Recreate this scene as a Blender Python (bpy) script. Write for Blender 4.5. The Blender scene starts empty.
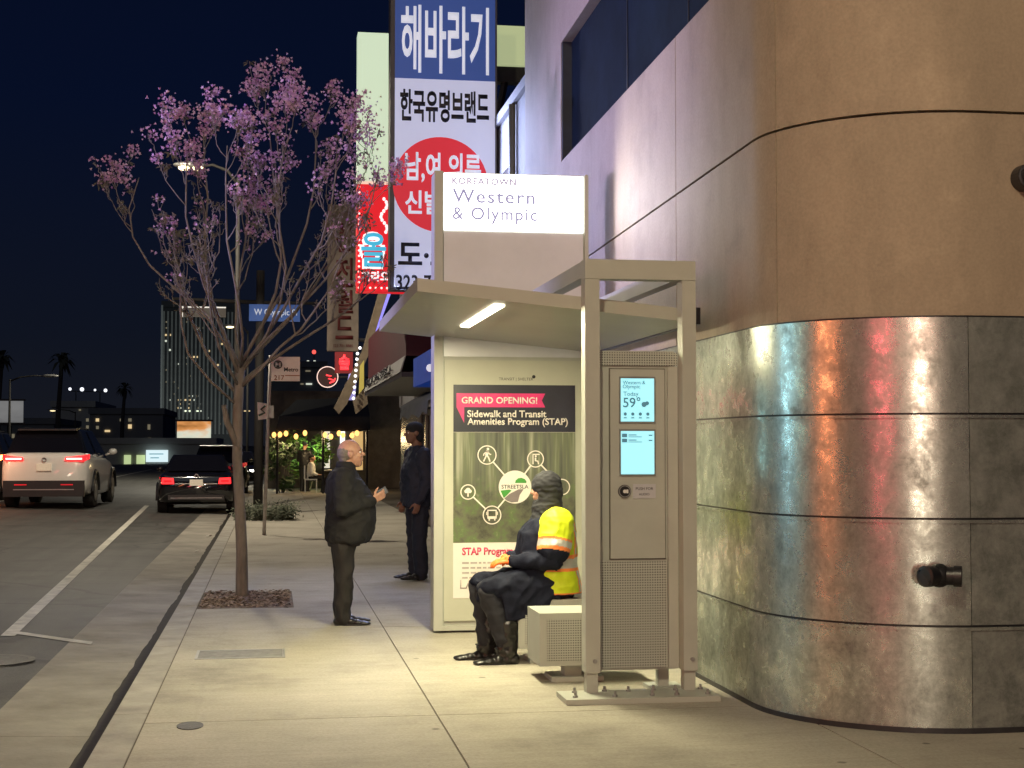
import bpy, bmesh, math, random
from mathutils import Vector, Matrix, noise
R = math.radians
S = bpy.context.scene
COL = S.collection

# ------------------------------------------------------------------ camera, sky, lights, exposure
CAMH, PITCH, YAW, FPX = 1.6, R(2.33), math.atan(0.16), 1500.0
cd = bpy.data.cameras.new('camera')
cam = bpy.data.objects.new('camera', cd)
COL.objects.link(cam)
cam.location = (0, 0, CAMH)
cam.rotation_euler = (R(90) + PITCH, 0, -YAW)
cd.sensor_width = 36
cd.lens = 36 * FPX / 1024
cd.clip_end = 6000
S.camera = cam
S.view_settings.view_transform = 'Standard'
S.view_settings.look = 'None'
S.view_settings.exposure = 0
S.view_settings.gamma = 1
S.cycles.use_denoising = True
S.cycles.sample_clamp_indirect = 6
S.cycles.caustics_reflective = False
S.cycles.caustics_refractive = False
S.cycles.max_bounces = 6

W = bpy.data.worlds.new('World')
S.world = W
W.use_nodes = True
nt = W.node_tree
bg = nt.nodes['Background']
tc = nt.nodes.new('ShaderNodeTexCoord')
sp = nt.nodes.new('ShaderNodeSeparateXYZ')
cr = nt.nodes.new('ShaderNodeValToRGB')
nt.links.new(tc.outputs['Generated'], sp.inputs[0])
nt.links.new(sp.outputs['Z'], cr.inputs[0])
nt.links.new(cr.outputs[0], bg.inputs[0])
e = cr.color_ramp.elements
e[0].position = 0.0; e[0].color = (0.0088, 0.0095, 0.0130, 1)
e[1].position = 0.6; e[1].color = (0.0016, 0.0030, 0.0120, 1)
n = e.new(0.07); n.color = (0.0048, 0.0068, 0.0140, 1)
n = e.new(0.22); n.color = (0.0020, 0.0046, 0.0180, 1)
bg.inputs[1].default_value = 1.0


def lamp(name, kind, loc, power, col, aim=None, size=0.3, size_y=None, spot=60, blend=0.6):
    d = bpy.data.lights.new(name, kind)
    d.energy = power
    d.color = col
    o = bpy.data.objects.new(name, d)
    COL.objects.link(o)
    o.location = loc
    if kind == 'AREA':
        d.size = size
        if size_y:
            d.shape = 'RECTANGLE'; d.size_y = size_y
    else:
        d.shadow_soft_size = size
    if kind == 'SPOT':
        d.spot_size = R(spot); d.spot_blend = blend
    if aim is not None:
        o.rotation_euler = (Vector(aim) - Vector(loc)).to_track_quat('-Z', 'Y').to_euler()
    return o


sun = bpy.data.lights.new('fill_sun', 'SUN'); sun.energy = 0.10; sun.angle = R(40); sun.color = (0.9, 0.95, 1.0)  # dim sun added as ambient fill, mainly to lift the distant walls
so = bpy.data.objects.new('fill_sun', sun); COL.objects.link(so); so.rotation_euler = (R(52), 0, R(-12))
lamp('street_lamp_light', 'SPOT', (-1.9, -1.5, 8.6), 3000, (1.0, 0.84, 0.55), (0.6, 14, 0.8), 0.12, None, 112, 0.7)
lamp('street_lamp_light', 'SPOT', (-2.6, 31, 8.9), 3300, (1.0, 0.88, 0.68), (-2.6, 31, 0), 0.15, None, 164, 0.5)
lamp('street_lamp_light', 'SPOT', (-2.8, 68, 9.2), 4200, (1.0, 0.92, 0.72), (-2.8, 68, 0), 0.15, None, 160, 0.5)
# coloured shop signs and the lit street on the other side of the road and behind the camera
lamp('shop_sign_light', 'SPOT', (-14, 14.0, 3.6), 14000, (0.52, 0.46, 1.0), (2.9, 13.3, 4.4), 0.10, None, 27, 0.9)
lamp('shop_sign_light', 'AREA', (-14, 15.4, 4.0), 200, (0.45, 0.85, 1.0), (3, 8.4, 1.5), 0.9, 5)
lamp('shop_sign_light', 'AREA', (-14, 11.5, 4.0), 40, (0.75, 1.0, 0.75), (3, 8.4, 1.5), 0.8, 5)
lamp('shop_sign_light', 'AREA', (-14, 4.9, 4.2), 300, (1.0, 0.26, 0.10), (3.1, 8.2, 1.5), 1.0, 6)
lamp('shop_sign_light', 'AREA', (-11, -9.5, 4.0), 260, (1.0, 0.12, 0.14), (3.4, 8.0, 1.8), 1.6, 5)
lamp('shop_sign_light', 'AREA', (-3.2, -18, 5.0), 420, (1.0, 0.30, 0.22), (3.6, 8.0, 2.2), 1.0, 3.4)
lamp('street_glow', 'AREA', (-3.0, -18, 1.9), 480, (1.0, 0.90, 0.68), (3.6, 8.0, 1.0), 1.1, 3.2)

# ------------------------------------------------------------------ helpers
def ray(u, v):
    x = (u - 512) / FPX; y = (384 - v) / FPX
    y2 = y * math.cos(PITCH) + math.sin(PITCH); z2 = math.cos(PITCH) - y * math.sin(PITCH)
    return Vector((x * math.cos(YAW) + z2 * math.sin(YAW), -x * math.sin(YAW) + z2 * math.cos(YAW), y2))


def P(u, v, Y):
    """the point of the place seen at photo position u, v and standing Y metres up the street"""
    d = ray(u, v); t = Y / d.y
    return Vector((d.x * t, Y, CAMH + d.z * t))


MATS = {}


def nodes(name):
    m = bpy.data.materials.new(name)
    m.use_nodes = True
    t = m.node_tree
    b = t.nodes['Principled BSDF']
    return m, t, b


def tex(t, kind, **kw):
    nd = t.nodes.new(kind)
    for k, v in kw.items():
        if k in nd.inputs.keys():
            nd.inputs[k].default_value = v
        else:
            setattr(nd, k, v)
    return nd


def ramp(t, src, stops):
    r = t.nodes.new('ShaderNodeValToRGB')
    t.links.new(src, r.inputs[0])
    el = r.color_ramp.elements
    while len(el) < len(stops):
        el.new(0.5)
    for q, (p, c) in zip(el, stops):
        q.position = p
        q.color = (c[0], c[1], c[2], 1) if not isinstance(c, (int, float)) else (c, c, c, 1)
    return r


def mapping(t, scale):
    tcn = t.nodes.new('ShaderNodeTexCoord')
    mp = t.nodes.new('ShaderNodeMapping')
    mp.inputs['Scale'].default_value = scale
    t.links.new(tcn.outputs['Object'], mp.inputs[0])
    return mp.outputs[0]


def mixc(t, a, b, fac, mode='MIX'):
    m = t.nodes.new('ShaderNodeMix'); m.data_type = 'RGBA'; m.blend_type = mode
    for sock, val in ((m.inputs[6], a), (m.inputs[7], b), (m.inputs[0], fac)):
        if isinstance(val, bpy.types.NodeSocket): t.links.new(val, sock)
        elif isinstance(val, (int, float)): sock.default_value = val
        else: sock.default_value = (*val, 1)
    return m.outputs[2]


def M(name, col, rough=0.6, metal=0.0, var=0.18, scale=6, bump=0.0, bscale=60, emit=None, es=0.0, coat=0.0, stretch=(1, 1, 1)):
    if name in MATS: return MATS[name]
    m, t, b = nodes(name)
    b.inputs['Roughness'].default_value = rough
    b.inputs['Metallic'].default_value = metal
    if coat: b.inputs['Coat Weight'].default_value = coat
    v = mapping(t, stretch)
    if var:
        nz = tex(t, 'ShaderNodeTexNoise', Scale=scale, Detail=6, Roughness=0.65)
        t.links.new(v, nz.inputs['Vector'])
        r = ramp(t, nz.outputs['Fac'], [(0.3, [c * (1 - var) for c in col]), (0.7, [min(1, c * (1 + var)) for c in col])])
        t.links.new(r.outputs[0], b.inputs['Base Color'])
    else:
        b.inputs['Base Color'].default_value = (*col, 1)
    if bump:
        n2 = tex(t, 'ShaderNodeTexNoise', Scale=bscale, Detail=5)
        t.links.new(v, n2.inputs['Vector'])
        bp = tex(t, 'ShaderNodeBump', Strength=bump, Distance=0.02)
        t.links.new(n2.outputs['Fac'], bp.inputs['Height'])
        t.links.new(bp.outputs[0], b.inputs['Normal'])
    if emit:
        b.inputs['Emission Color'].default_value = (*emit, 1)
        b.inputs['Emission Strength'].default_value = es
    MATS[name] = m
    return m


def m_concrete():
    m, t, b = nodes('sidewalk_concrete')
    v = mapping(t, (1, 1, 1))
    n1 = tex(t, 'ShaderNodeTexNoise', Scale=0.8, Detail=8, Roughness=0.7)
    n2 = tex(t, 'ShaderNodeTexNoise', Scale=45, Detail=4, Roughness=0.8)
    v3 = mapping(t, (0.5, 9, 1))
    n3 = tex(t, 'ShaderNodeTexNoise', Scale=2.2, Detail=5)
    t.links.new(v, n1.inputs[0]); t.links.new(v, n2.inputs[0]); t.links.new(v3, n3.inputs[0])
    c1 = ramp(t, n1.outputs['Fac'], [(0.3, (0.27, 0.247, 0.198)), (0.48, (0.41, 0.378, 0.305)), (0.70, (0.50, 0.462, 0.38))])
    c2 = ramp(t, n2.outputs['Fac'], [(0.3, 0.74), (0.6, 1.0)])
    c3 = ramp(t, n3.outputs['Fac'], [(0.35, 0.90), (0.62, 1.02)])
    a = mixc(t, c1.outputs[0], c2.outputs[0], 1.0, 'MULTIPLY')
    a = mixc(t, a, c3.outputs[0], 0.7, 'MULTIPLY')
    vo = tex(t, 'ShaderNodeTexVoronoi', Scale=2.3); t.links.new(v, vo.inputs[0])
    sp_ = ramp(t, vo.outputs['Distance'], [(0.045, 0.30), (0.065, 1.0)])
    ng = tex(t, 'ShaderNodeTexNoise', Scale=0.7, Detail=2); t.links.new(v, ng.inputs[0])
    gm = ramp(t, ng.outputs['Fac'], [(0.36, 0.1), (0.52, 0.85)])
    a = mixc(t, a, sp_.outputs[0], gm.outputs[0], 'MULTIPLY')
    wv = tex(t, 'ShaderNodeTexNoise', Scale=1.6, Detail=5); t.links.new(v, wv.inputs[0])
    dv = mixc(t, v, wv.outputs['Color'], 0.3)
    vc = tex(t, 'ShaderNodeTexVoronoi', Scale=0.27, feature='DISTANCE_TO_EDGE'); t.links.new(dv, vc.inputs[0])
    ck = ramp(t, vc.outputs['Distance'], [(0.0012, 0.45), (0.0035, 1.0)])
    a = mixc(t, a, ck.outputs[0], 0.12, 'MULTIPLY')
    t.links.new(a, b.inputs['Base Color'])
    b.inputs['Roughness'].default_value = 0.82
    bp = tex(t, 'ShaderNodeBump', Strength=0.25, Distance=0.006)
    t.links.new(n2.outputs['Fac'], bp.inputs['Height']); t.links.new(bp.outputs[0], b.inputs['Normal'])
    return m


def m_asphalt():
    m, t, b = nodes('asphalt')
    v = mapping(t, (1, 1, 1))
    n1 = tex(t, 'ShaderNodeTexNoise', Scale=0.5, Detail=8, Roughness=0.7)
    n2 = tex(t, 'ShaderNodeTexNoise', Scale=70, Detail=3, Roughness=0.8)
    vs = mapping(t, (3.0, 0.12, 1)); n3 = tex(t, 'ShaderNodeTexNoise', Scale=1.4, Detail=5)
    t.links.new(v, n1.inputs[0]); t.links.new(v, n2.inputs[0]); t.links.new(vs, n3.inputs[0])
    c1 = ramp(t, n1.outputs['Fac'], [(0.3, (0.050, 0.049, 0.045)), (0.7, (0.105, 0.102, 0.092))])
    c2 = ramp(t, n2.outputs['Fac'], [(0.3, 0.6), (0.65, 1.15)])
    c3 = ramp(t, n3.outputs['Fac'], [(0.3, 0.72), (0.65, 1.08)])
    a = mixc(t, c1.outputs[0], c2.outputs[0], 1.0, 'MULTIPLY')
    a = mixc(t, a, c3.outputs[0], 1.0, 'MULTIPLY')
    wv = tex(t, 'ShaderNodeTexNoise', Scale=1.1, Detail=4); t.links.new(v, wv.inputs[0])
    dv = mixc(t, v, wv.outputs['Color'], 0.35)
    vc = tex(t, 'ShaderNodeTexVoronoi', Scale=0.42, feature='DISTANCE_TO_EDGE'); t.links.new(dv, vc.inputs[0])
    ck = ramp(t, vc.outputs['Distance'], [(0.004, 0.35), (0.010, 1.0)])
    a = mixc(t, a, ck.outputs[0], 0.8, 'MULTIPLY')
    os_ = tex(t, 'ShaderNodeTexNoise', Scale=0.9, Detail=3); t.links.new(v, os_.inputs[0])
    oc = ramp(t, os_.outputs['Fac'], [(0.56, 1.0), (0.68, 0.62)])
    a = mixc(t, a, oc.outputs[0], 0.9, 'MULTIPLY')
    t.links.new(a, b.inputs['Base Color'])
    b.inputs['Roughness'].default_value = 0.7
    bp = tex(t, 'ShaderNodeBump', Strength=0.4, Distance=0.01)
    t.links.new(n2.outputs['Fac'], bp.inputs['Height']); t.links.new(bp.outputs[0], b.inputs['Normal'])
    return m


def m_plaster(name='tan_plaster', base=(0.335, 0.268, 0.195)):
    m, t, b = nodes(name)
    v = mapping(t, (1, 1, 1))
    n1 = tex(t, 'ShaderNodeTexNoise', Scale=0.9, Detail=9, Roughness=0.72)
    vs = mapping(t, (1.5, 1.5, 0.5)); n2 = tex(t, 'ShaderNodeTexNoise', Scale=1.3, Detail=9, Roughness=0.72)
    n3 = tex(t, 'ShaderNodeTexNoise', Scale=55, Detail=4)
    t.links.new(v, n1.inputs[0]); t.links.new(vs, n2.inputs[0]); t.links.new(v, n3.inputs[0])
    c1 = ramp(t, n1.outputs['Fac'], [(0.30, [base[0] * .72, base[1] * .71, base[2] * .74]), (0.46, base), (0.54, [c * .94 for c in base]), (0.70, [c * 1.16 for c in base])])
    c2 = ramp(t, n2.outputs['Fac'], [(0.30, 0.78), (0.46, 0.98), (0.66, 1.10)])
    a = mixc(t, c1.outputs[0], c2.outputs[0], 0.9, 'MULTIPLY')
    c3 = ramp(t, n3.outputs['Fac'], [(0.3, 0.87), (0.7, 1.08)])
    a = mixc(t, a, c3.outputs[0], 0.8, 'MULTIPLY')
    t.links.new(a, b.inputs['Base Color'])
    b.inputs['Roughness'].default_value = 0.72
    bp = tex(t, 'ShaderNodeBump', Strength=0.22, Distance=0.006)
    t.links.new(n3.outputs['Fac'], bp.inputs['Height']); t.links.new(bp.outputs[0], b.inputs['Normal'])
    return m


def m_galv(name='galvanised_metal', k=1.0, rbase=0.21):
    m, t, b = nodes(name)
    v = mapping(t, (1, 1, 1))
    n1 = tex(t, 'ShaderNodeTexNoise', Scale=6, Detail=10, Roughness=0.78, Distortion=0.2)
    vs = mapping(t, (5, 5, 2.2)); n2 = tex(t, 'ShaderNodeTexNoise', Scale=1.8, Detail=8, Roughness=0.75)
    n3 = tex(t, 'ShaderNodeTexNoise', Scale=2.0, Detail=3)
    t.links.new(v, n1.inputs[0]); t.links.new(vs, n2.inputs[0]); t.links.new(v, n3.inputs[0])
    c1 = ramp(t, n1.outputs['Fac'], [(0.33, (0.25 * k, 0.275 * k, 0.25 * k)), (0.48, (0.50 * k, 0.54 * k, 0.50 * k)), (0.64, (0.80 * k, 0.84 * k, 0.78 * k))])
    c2 = ramp(t, n2.outputs['Fac'], [(0.32, 0.66), (0.6, 1.0)])
    a = mixc(t, c1.outputs[0], c2.outputs[0], 0.85, 'MULTIPLY')
    t.links.new(a, b.inputs['Base Color'])
    b.inputs['Metallic'].default_value = 0.82
    r = ramp(t, n1.outputs['Fac'], [(0.34, rbase + 0.20), (0.64, rbase)])
    t.links.new(r.outputs[0], b.inputs['Roughness'])
    bp = tex(t, 'ShaderNodeBump', Strength=0.16, Distance=0.03)
    ad = t.nodes.new('ShaderNodeMath'); ad.operation = 'MULTIPLY_ADD'; ad.inputs[1].default_value = 0.10
    t.links.new(n1.outputs['Fac'], ad.inputs[0]); t.links.new(n3.outputs['Fac'], ad.inputs[2])
    t.links.new(ad.outputs[0], bp.inputs['Height']); t.links.new(bp.outputs[0], b.inputs['Normal'])
    return m


def m_perf(name, col):
    """painted sheet with a fine grid of punched holes"""
    m, t, b = nodes(name)
    v = mapping(t, (1, 1, 1))
    sx = t.nodes.new('ShaderNodeSeparateXYZ'); t.links.new(v, sx.inputs[0])
    def wave(s):
        a = t.nodes.new('ShaderNodeMath'); a.operation = 'MULTIPLY'; a.inputs[1].default_value = 2 * math.pi / 0.0165
        t.links.new(s, a.inputs[0])
        c = t.nodes.new('ShaderNodeMath'); c.operation = 'SINE'; t.links.new(a.outputs[0], c.inputs[0])
        return c.outputs[0]
    ad = t.nodes.new('ShaderNodeMath'); ad.operation = 'ADD'
    t.links.new(wave(sx.outputs['X']), ad.inputs[0]); t.links.new(wave(sx.outputs['Z']), ad.inputs[1])
    r = ramp(t, ad.outputs[0], [(0.55, col), (0.95, [c * 0.12 for c in col])])
    t.links.new(r.outputs[0], b.inputs['Base Color'])
    b.inputs['Roughness'].default_value = 0.5
    return m


def m_poster():
    m, t, b = nodes('poster_city_photo')
    vs = mapping(t, (11, 1, 0.55)); n1 = tex(t, 'ShaderNodeTexNoise', Scale=1.6, Detail=3, Roughness=0.5)
    v = mapping(t, (1, 1, 1)); n2 = tex(t, 'ShaderNodeTexNoise', Scale=7, Detail=8, Roughness=0.7)
    n3 = tex(t, 'ShaderNodeTexVoronoi', Scale=9)
    t.links.new(vs, n1.inputs[0]); t.links.new(v, n2.inputs[0]); t.links.new(v, n3.inputs[0])
    top = ramp(t, n1.outputs['Fac'], [(0.32, (0.055, 0.065, 0.05)), (0.46, (0.12, 0.13, 0.10)), (0.54, (0.14, 0.165, 0.10)), (0.68, (0.34, 0.35, 0.27))])
    low = ramp(t, n2.outputs['Fac'], [(0.34, (0.05, 0.055, 0.045)), (0.5, (0.12, 0.125, 0.085)), (0.6, (0.12, 0.18, 0.07)), (0.72, (0.30, 0.28, 0.22))])
    sx = t.nodes.new('ShaderNodeSeparateXYZ'); t.links.new(v, sx.inputs[0])
    f = ramp(t, sx.outputs['Z'], [(0.0, 0.0), (1.0, 1.0)])
    f.color_ramp.elements[0].position = 0.0
    mp = t.nodes.new('ShaderNodeMapRange'); mp.inputs[1].default_value = 1.1; mp.inputs[2].default_value = 1.4
    t.links.new(sx.outputs['Z'], mp.inputs[0])
    c = mixc(t, low.outputs[0], top.outputs[0], mp.outputs[0])
    t.links.new(c, b.inputs['Base Color'])
    b.inputs['Roughness'].default_value = 0.35
    return m


M_CONC = m_concrete(); M_ASPH = m_asphalt(); M_PLAS = m_plaster(); M_GALV = m_galv()
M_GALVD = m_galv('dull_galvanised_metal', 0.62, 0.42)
KHAKI = (0.425, 0.44, 0.385)
M_PAINT = M('khaki_paint', KHAKI, 0.42, 0, 0.06, 3)
M_PERF = m_perf('perforated_khaki_sheet', KHAKI)
M_WHITE = M('white_paint', (0.74, 0.73, 0.68), 0.5, 0, 0.08, 8)
M_BLACK = M('black_paint', (0.012, 0.012, 0.014), 0.4, 0, 0.2)
M_DARKM = M('dark_metal', (0.05, 0.05, 0.055), 0.45, 0.6, 0.2)
M_GREYM = M('grey_metal', (0.30, 0.30, 0.29), 0.45, 0.5, 0.15)


def em(name, col, s):
    return M(name, col, 0.5, 0, 0, emit=col, es=s)


LOC = {}


def tag(o, label=None, cat=None, group=None, kind=None):
    if label: o['label'] = label
    if cat: o['category'] = cat
    if group: o['group'] = group
    if kind: o['kind'] = kind
    return o


def thing(name, label, cat, loc=(0, 0, 0), group=None):
    o = bpy.data.objects.new(name, None)
    o.empty_display_size = 0.1
    COL.objects.link(o)
    o.location = loc
    LOC[o.name] = Vector(loc)
    return tag(o, label, cat, group)


def obj(name, bm, mat, parent=None, smooth=False, local=False, origin=None, bev=0.0, auto=None):
    """links a bmesh as ONE object; vertices are given in world metres unless local"""
    if bev:
        bmesh.ops.bevel(bm, geom=[e_ for e_ in bm.edges if len(e_.link_faces) == 2 and e_.calc_face_angle(0) > 0.5], offset=bev, segments=2, affect='EDGES', profile=0.6)
    o0 = Vector((0, 0, 0))
    if not local:
        if parent: o0 = LOC[parent.name]
        elif origin: o0 = Vector(origin)
        bmesh.ops.translate(bm, verts=bm.verts, vec=-o0)
    me = bpy.data.meshes.new(name)
    bm.to_mesh(me); bm.free()
    for m in (mat if isinstance(mat, (list, tuple)) else [mat]):
        me.materials.append(m)
    if smooth:
        me.polygons.foreach_set('use_smooth', [True] * len(me.polygons))
        if auto: me.set_sharp_from_angle(angle=R(auto))
    o = bpy.data.objects.new(name, me)
    COL.objects.link(o)
    if parent:
        o.parent = parent
        LOC[o.name] = o0 if not local else LOC.get(parent.name, Vector())
    else:
        o.location = o0
        LOC[o.name] = o0
    return o


def dup(root, loc, rotz=None, label=None, group=None):
    r = root.copy(); COL.objects.link(r); r.location = loc
    if rotz is not None: r.rotation_euler = (0, 0, rotz)
    if label: r['label'] = label
    if group: r['group'] = group
    LOC[r.name] = Vector(loc)
    for ch in list(root.children):
        c = ch.copy(); COL.objects.link(c); c.parent = r
        for g in list(ch.children):
            d = g.copy(); COL.objects.link(d); d.parent = c
    return r


def B(): return bmesh.new()


def box(bm, x0, x1, y0, y1, z0, z1, mi=0):
    vs = [bm.verts.new(p) for p in ((x0, y0, z0), (x1, y0, z0), (x1, y1, z0), (x0, y1, z0), (x0, y0, z1), (x1, y0, z1), (x1, y1, z1), (x0, y1, z1))]
    for f in ((0, 3, 2, 1), (4, 5, 6, 7), (0, 1, 5, 4), (1, 2, 6, 5), (2, 3, 7, 6), (3, 0, 4, 7)):
        bm.faces.new([vs[i] for i in f]).material_index = mi
    return bm


def hexa(bm, pts, mi=0):
    """8 points: bottom 4 then top 4, same order"""
    vs = [bm.verts.new(p) for p in pts]
    for f in ((0, 3, 2, 1), (4, 5, 6, 7), (0, 1, 5, 4), (1, 2, 6, 5), (2, 3, 7, 6), (3, 0, 4, 7)):
        bm.faces.new([vs[i] for i in f]).material_index = mi
    return bm


def tube(bm, pts, rads, seg=8, cap=True, mi=0):
    pts = [Vector(p) for p in pts]
    if isinstance(rads, (int, float)): rads = [rads] * len(pts)
    rings = []
    up = None
    for i, p in enumerate(pts):
        d = (pts[min(i + 1, len(pts) - 1)] - pts[max(i - 1, 0)])
        if d.length < 1e-9: d = Vector((0, 0, 1))
        d.normalize()
        if up is None:
            up = d.orthogonal().normalized()
        else:
            up = up - d * up.dot(d)
            up = up.normalized() if up.length > 1e-6 else d.orthogonal().normalized()
        w = d.cross(up)
        rings.append([bm.verts.new(p + (up * math.cos(2 * math.pi * k / seg) + w * math.sin(2 * math.pi * k / seg)) * rads[i]) for k in range(seg)])
    for a, b in zip(rings, rings[1:]):
        for k in range(seg):
            bm.faces.new((a[k], a[(k + 1) % seg], b[(k + 1) % seg], b[k])).material_index = mi
    if cap:
        bm.faces.new(list(reversed(rings[0]))).material_index = mi
        bm.faces.new(rings[-1]).material_index = mi
    return bm


def ball(bm, c, r, seg=14, rings=9, rot=None, mi=0):
    """ellipsoid; r a number or three radii"""
    if isinstance(r, (int, float)): r = (r, r, r)
    mt = Matrix.Translation(Vector(c)) @ (rot.to_4x4() if rot else Matrix()) @ Matrix.Diagonal((*r, 1))
    res = bmesh.ops.create_uvsphere(bm, u_segments=seg, v_segments=rings, radius=1, matrix=mt)
    if mi:
        for v in res['verts']:
            for f in v.link_faces: f.material_index = mi
    return bm


def limb(bm, pts, rads, seg=14):
    for i, (p, r) in enumerate(zip(pts, rads)):
        ball(bm, p, r, seg, 9)
    for i in range(len(pts) - 1):
        tube(bm, [pts[i], pts[i + 1]], [rads[i], rads[i + 1]], seg)
    return bm


def stack(bm, rows, seg=24):
    """rows of (z, cx, cy, rx, ry): a closed loft of ellipses"""
    rings = []
    for z, cx, cy, rx, ry in rows:
        rings.append([bm.verts.new((cx + rx * math.cos(2 * math.pi * k / seg), cy + ry * math.sin(2 * math.pi * k / seg), z)) for k in range(seg)])
    for a, b in zip(rings, rings[1:]):
        for k in range(seg):
            bm.faces.new((a[k], a[(k + 1) % seg], b[(k + 1) % seg], b[k]))
    bm.faces.new(list(reversed(rings[0]))); bm.faces.new(rings[-1])
    return bm


def prism(bm, outline, d, mi=0):
    """extrudes a planar outline (list of points) by the vector d"""
    d = Vector(d)
    a = [bm.verts.new(p) for p in outline]; b = [bm.verts.new(Vector(p) + d) for p in outline]
    n_ = len(a)
    bm.faces.new(list(reversed(a))).material_index = mi; bm.faces.new(b).material_index = mi
    for k in range(n_):
        bm.faces.new((a[k], a[(k + 1) % n_], b[(k + 1) % n_], b[k])).material_index = mi
    bmesh.ops.recalc_face_normals(bm, faces=bm.faces)
    return bm


def disc(bm, c, r, y0, y1, seg=24):
    """flat round plate facing the camera side (-y)"""
    return prism(bm, [(c[0] + r * math.cos(2 * math.pi * k / seg), y0, c[1] + r * math.sin(2 * math.pi * k / seg)) for k in range(seg)], (0, y1 - y0, 0))


def ring(bm, c, r0, r1, y0, y1, seg=28):
    vs = []
    for k in range(seg):
        a = 2 * math.pi * k / seg
        vs.append([bm.verts.new((c[0] + r * math.cos(a), y, c[1] + r * math.sin(a))) for r, y in ((r0, y0), (r1, y0), (r1, y1), (r0, y1))])
    for k in range(seg):
        a, b = vs[k], vs[(k + 1) % seg]
        for j in range(4):
            bm.faces.new((a[j], a[(j + 1) % 4], b[(j + 1) % 4], b[j]))
    bmesh.ops.recalc_face_normals(bm, faces=bm.faces)
    return bm


def organic(name, bm, voxel, mat, parent, smooth=3, wrinkle=0.0, wscale=9.0, wstretch=(1, 1, 1), matfn=None, local=True):
    """fuses overlapping shapes into one continuous skin"""
    me = bpy.data.meshes.new('t'); bm.to_mesh(me); bm.free()
    o = bpy.data.objects.new('t', me); COL.objects.link(o)
    md = o.modifiers.new('r', 'REMESH'); md.mode = 'VOXEL'; md.voxel_size = voxel
    if smooth:
        ms = o.modifiers.new('s', 'SMOOTH'); ms.iterations = smooth; ms.factor = 0.5
    dg = bpy.context.evaluated_depsgraph_get()
    m2 = bpy.data.meshes.new_from_object(o.evaluated_get(dg))
    bpy.data.objects.remove(o); bpy.data.meshes.remove(me)
    m2.name = name
    if wrinkle:
        ns = [v.normal.copy() for v in m2.vertices]
        for v, nn in zip(m2.vertices, ns):
            q = Vector((v.co.x * wstretch[0], v.co.y * wstretch[1], v.co.z * wstretch[2])) * wscale
            f = 1 - abs(noise.noise(q)) * 2.2 + 0.5 * noise.noise(q * 2.7)
            v.co += nn * (f - 0.5) * wrinkle
    mats = mat if isinstance(mat, (list, tuple)) else [mat]
    for m in mats: m2.materials.append(m)
    if matfn:
        for p_ in m2.polygons: p_.material_index = matfn(p_.center, p_.normal)
    m2.polygons.foreach_set('use_smooth', [True] * len(m2.polygons))
    r = bpy.data.objects.new(name, m2); COL.objects.link(r); r.parent = parent
    LOC[r.name] = LOC[parent.name]
    return r


def text(name, body, mat, parent, o, size=None, width=None, right=(1, 0, 0), up=(0, 0, 1), bold=0.0, depth=0.004, align='LEFT', height=None, spacing=1.0, sub=True):
    """writing as a thin raised mesh; o = lower left of the line; fitted to width (and height)"""
    c = bpy.data.curves.new('t', 'FONT'); c.body = body; c.size = 1; c.offset = bold; c.extrude = 0.0; c.space_character = spacing
    c.resolution_u = 3
    t = bpy.data.objects.new('t', c); COL.objects.link(t)
    dg = bpy.context.evaluated_depsgraph_get()
    me = bpy.data.meshes.new_from_object(t.evaluated_get(dg))
    bpy.data.objects.remove(t); bpy.data.curves.remove(c)
    bm = B(); bm.from_mesh(me); bpy.data.meshes.remove(me)
    xs = [v.co.x for v in bm.verts]; ys = [v.co.y for v in bm.verts]
    w, h = max(xs) - min(xs), max(ys) - min(ys)
    sx = sy = size or 1
    if width: sx = width / w; sy = sx
    if height: sy = height / h; sx = sx if width else sy
    rt, u = Vector(right).normalized(), Vector(up).normalized()
    nrm = rt.cross(u)
    x0, y0 = min(xs), min(ys)
    dx = {'LEFT': 0, 'CENTER': -w * sx / 2}[align]
    for v in bm.verts:
        v.co = Vector(o) + rt * ((v.co.x - x0) * sx + dx) + u * ((v.co.y - y0) * sy)
    ex = bmesh.ops.extrude_face_region(bm, geom=bm.faces[:])
    bmesh.ops.translate(bm, verts=[g for g in ex['geom'] if isinstance(g, bmesh.types.BMVert)], vec=nrm * depth)
    bmesh.ops.recalc_face_normals(bm, faces=bm.faces)
    return obj(name, bm, mat, parent)


# ------------------------------------------------------------------ ground, road, kerb, sidewalk
bm = B(); box(bm, -900, 900, -60, 3000, -0.6, -0.16)
tag(obj('ground', bm, M('far_ground', (0.05, 0.05, 0.05), 0.9, 0, 0.3, 0.02)), kind='structure')
bm = B()
prof = [(-30, -0.02), (-15.2, -0.02), (-15.0, -0.13), (-12, -0.06), (-7, 0.0), (-4, -0.055), (-1.72, -0.108)]
ys = [-20, 0, 8, 16, 24, 32, 40, 50, 70, 120, 260, 700]
g = [[bm.verts.new((x, y, z)) for x, z in prof] for y in ys]
for a, b in zip(g, g[1:]):
    for k in range(len(prof) - 1): bm.faces.new((a[k], a[k + 1], b[k + 1], b[k]))
tag(obj('road', bm, M_ASPH), kind='structure')
# concrete gutter pan beside the kerb, in cast lengths
bm = B()
y = -6.0
while y < 60:
    hexa(bm, [(-1.72, y, -0.2), (-0.93, y, -0.2), (-0.93, y + 3.04, -0.2), (-1.72, y + 3.04, -0.2), (-1.72, y, -0.104), (-0.93, y, -0.13), (-0.93, y + 3.04, -0.13), (-1.72, y + 3.04, -0.104)])
    y += 3.05
tag(obj('gutter', bm, M('gutter_concrete', (0.27, 0.25, 0.21), 0.85, 0, 0.3, 1.6, 0.3, 40)), kind='structure')
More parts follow.
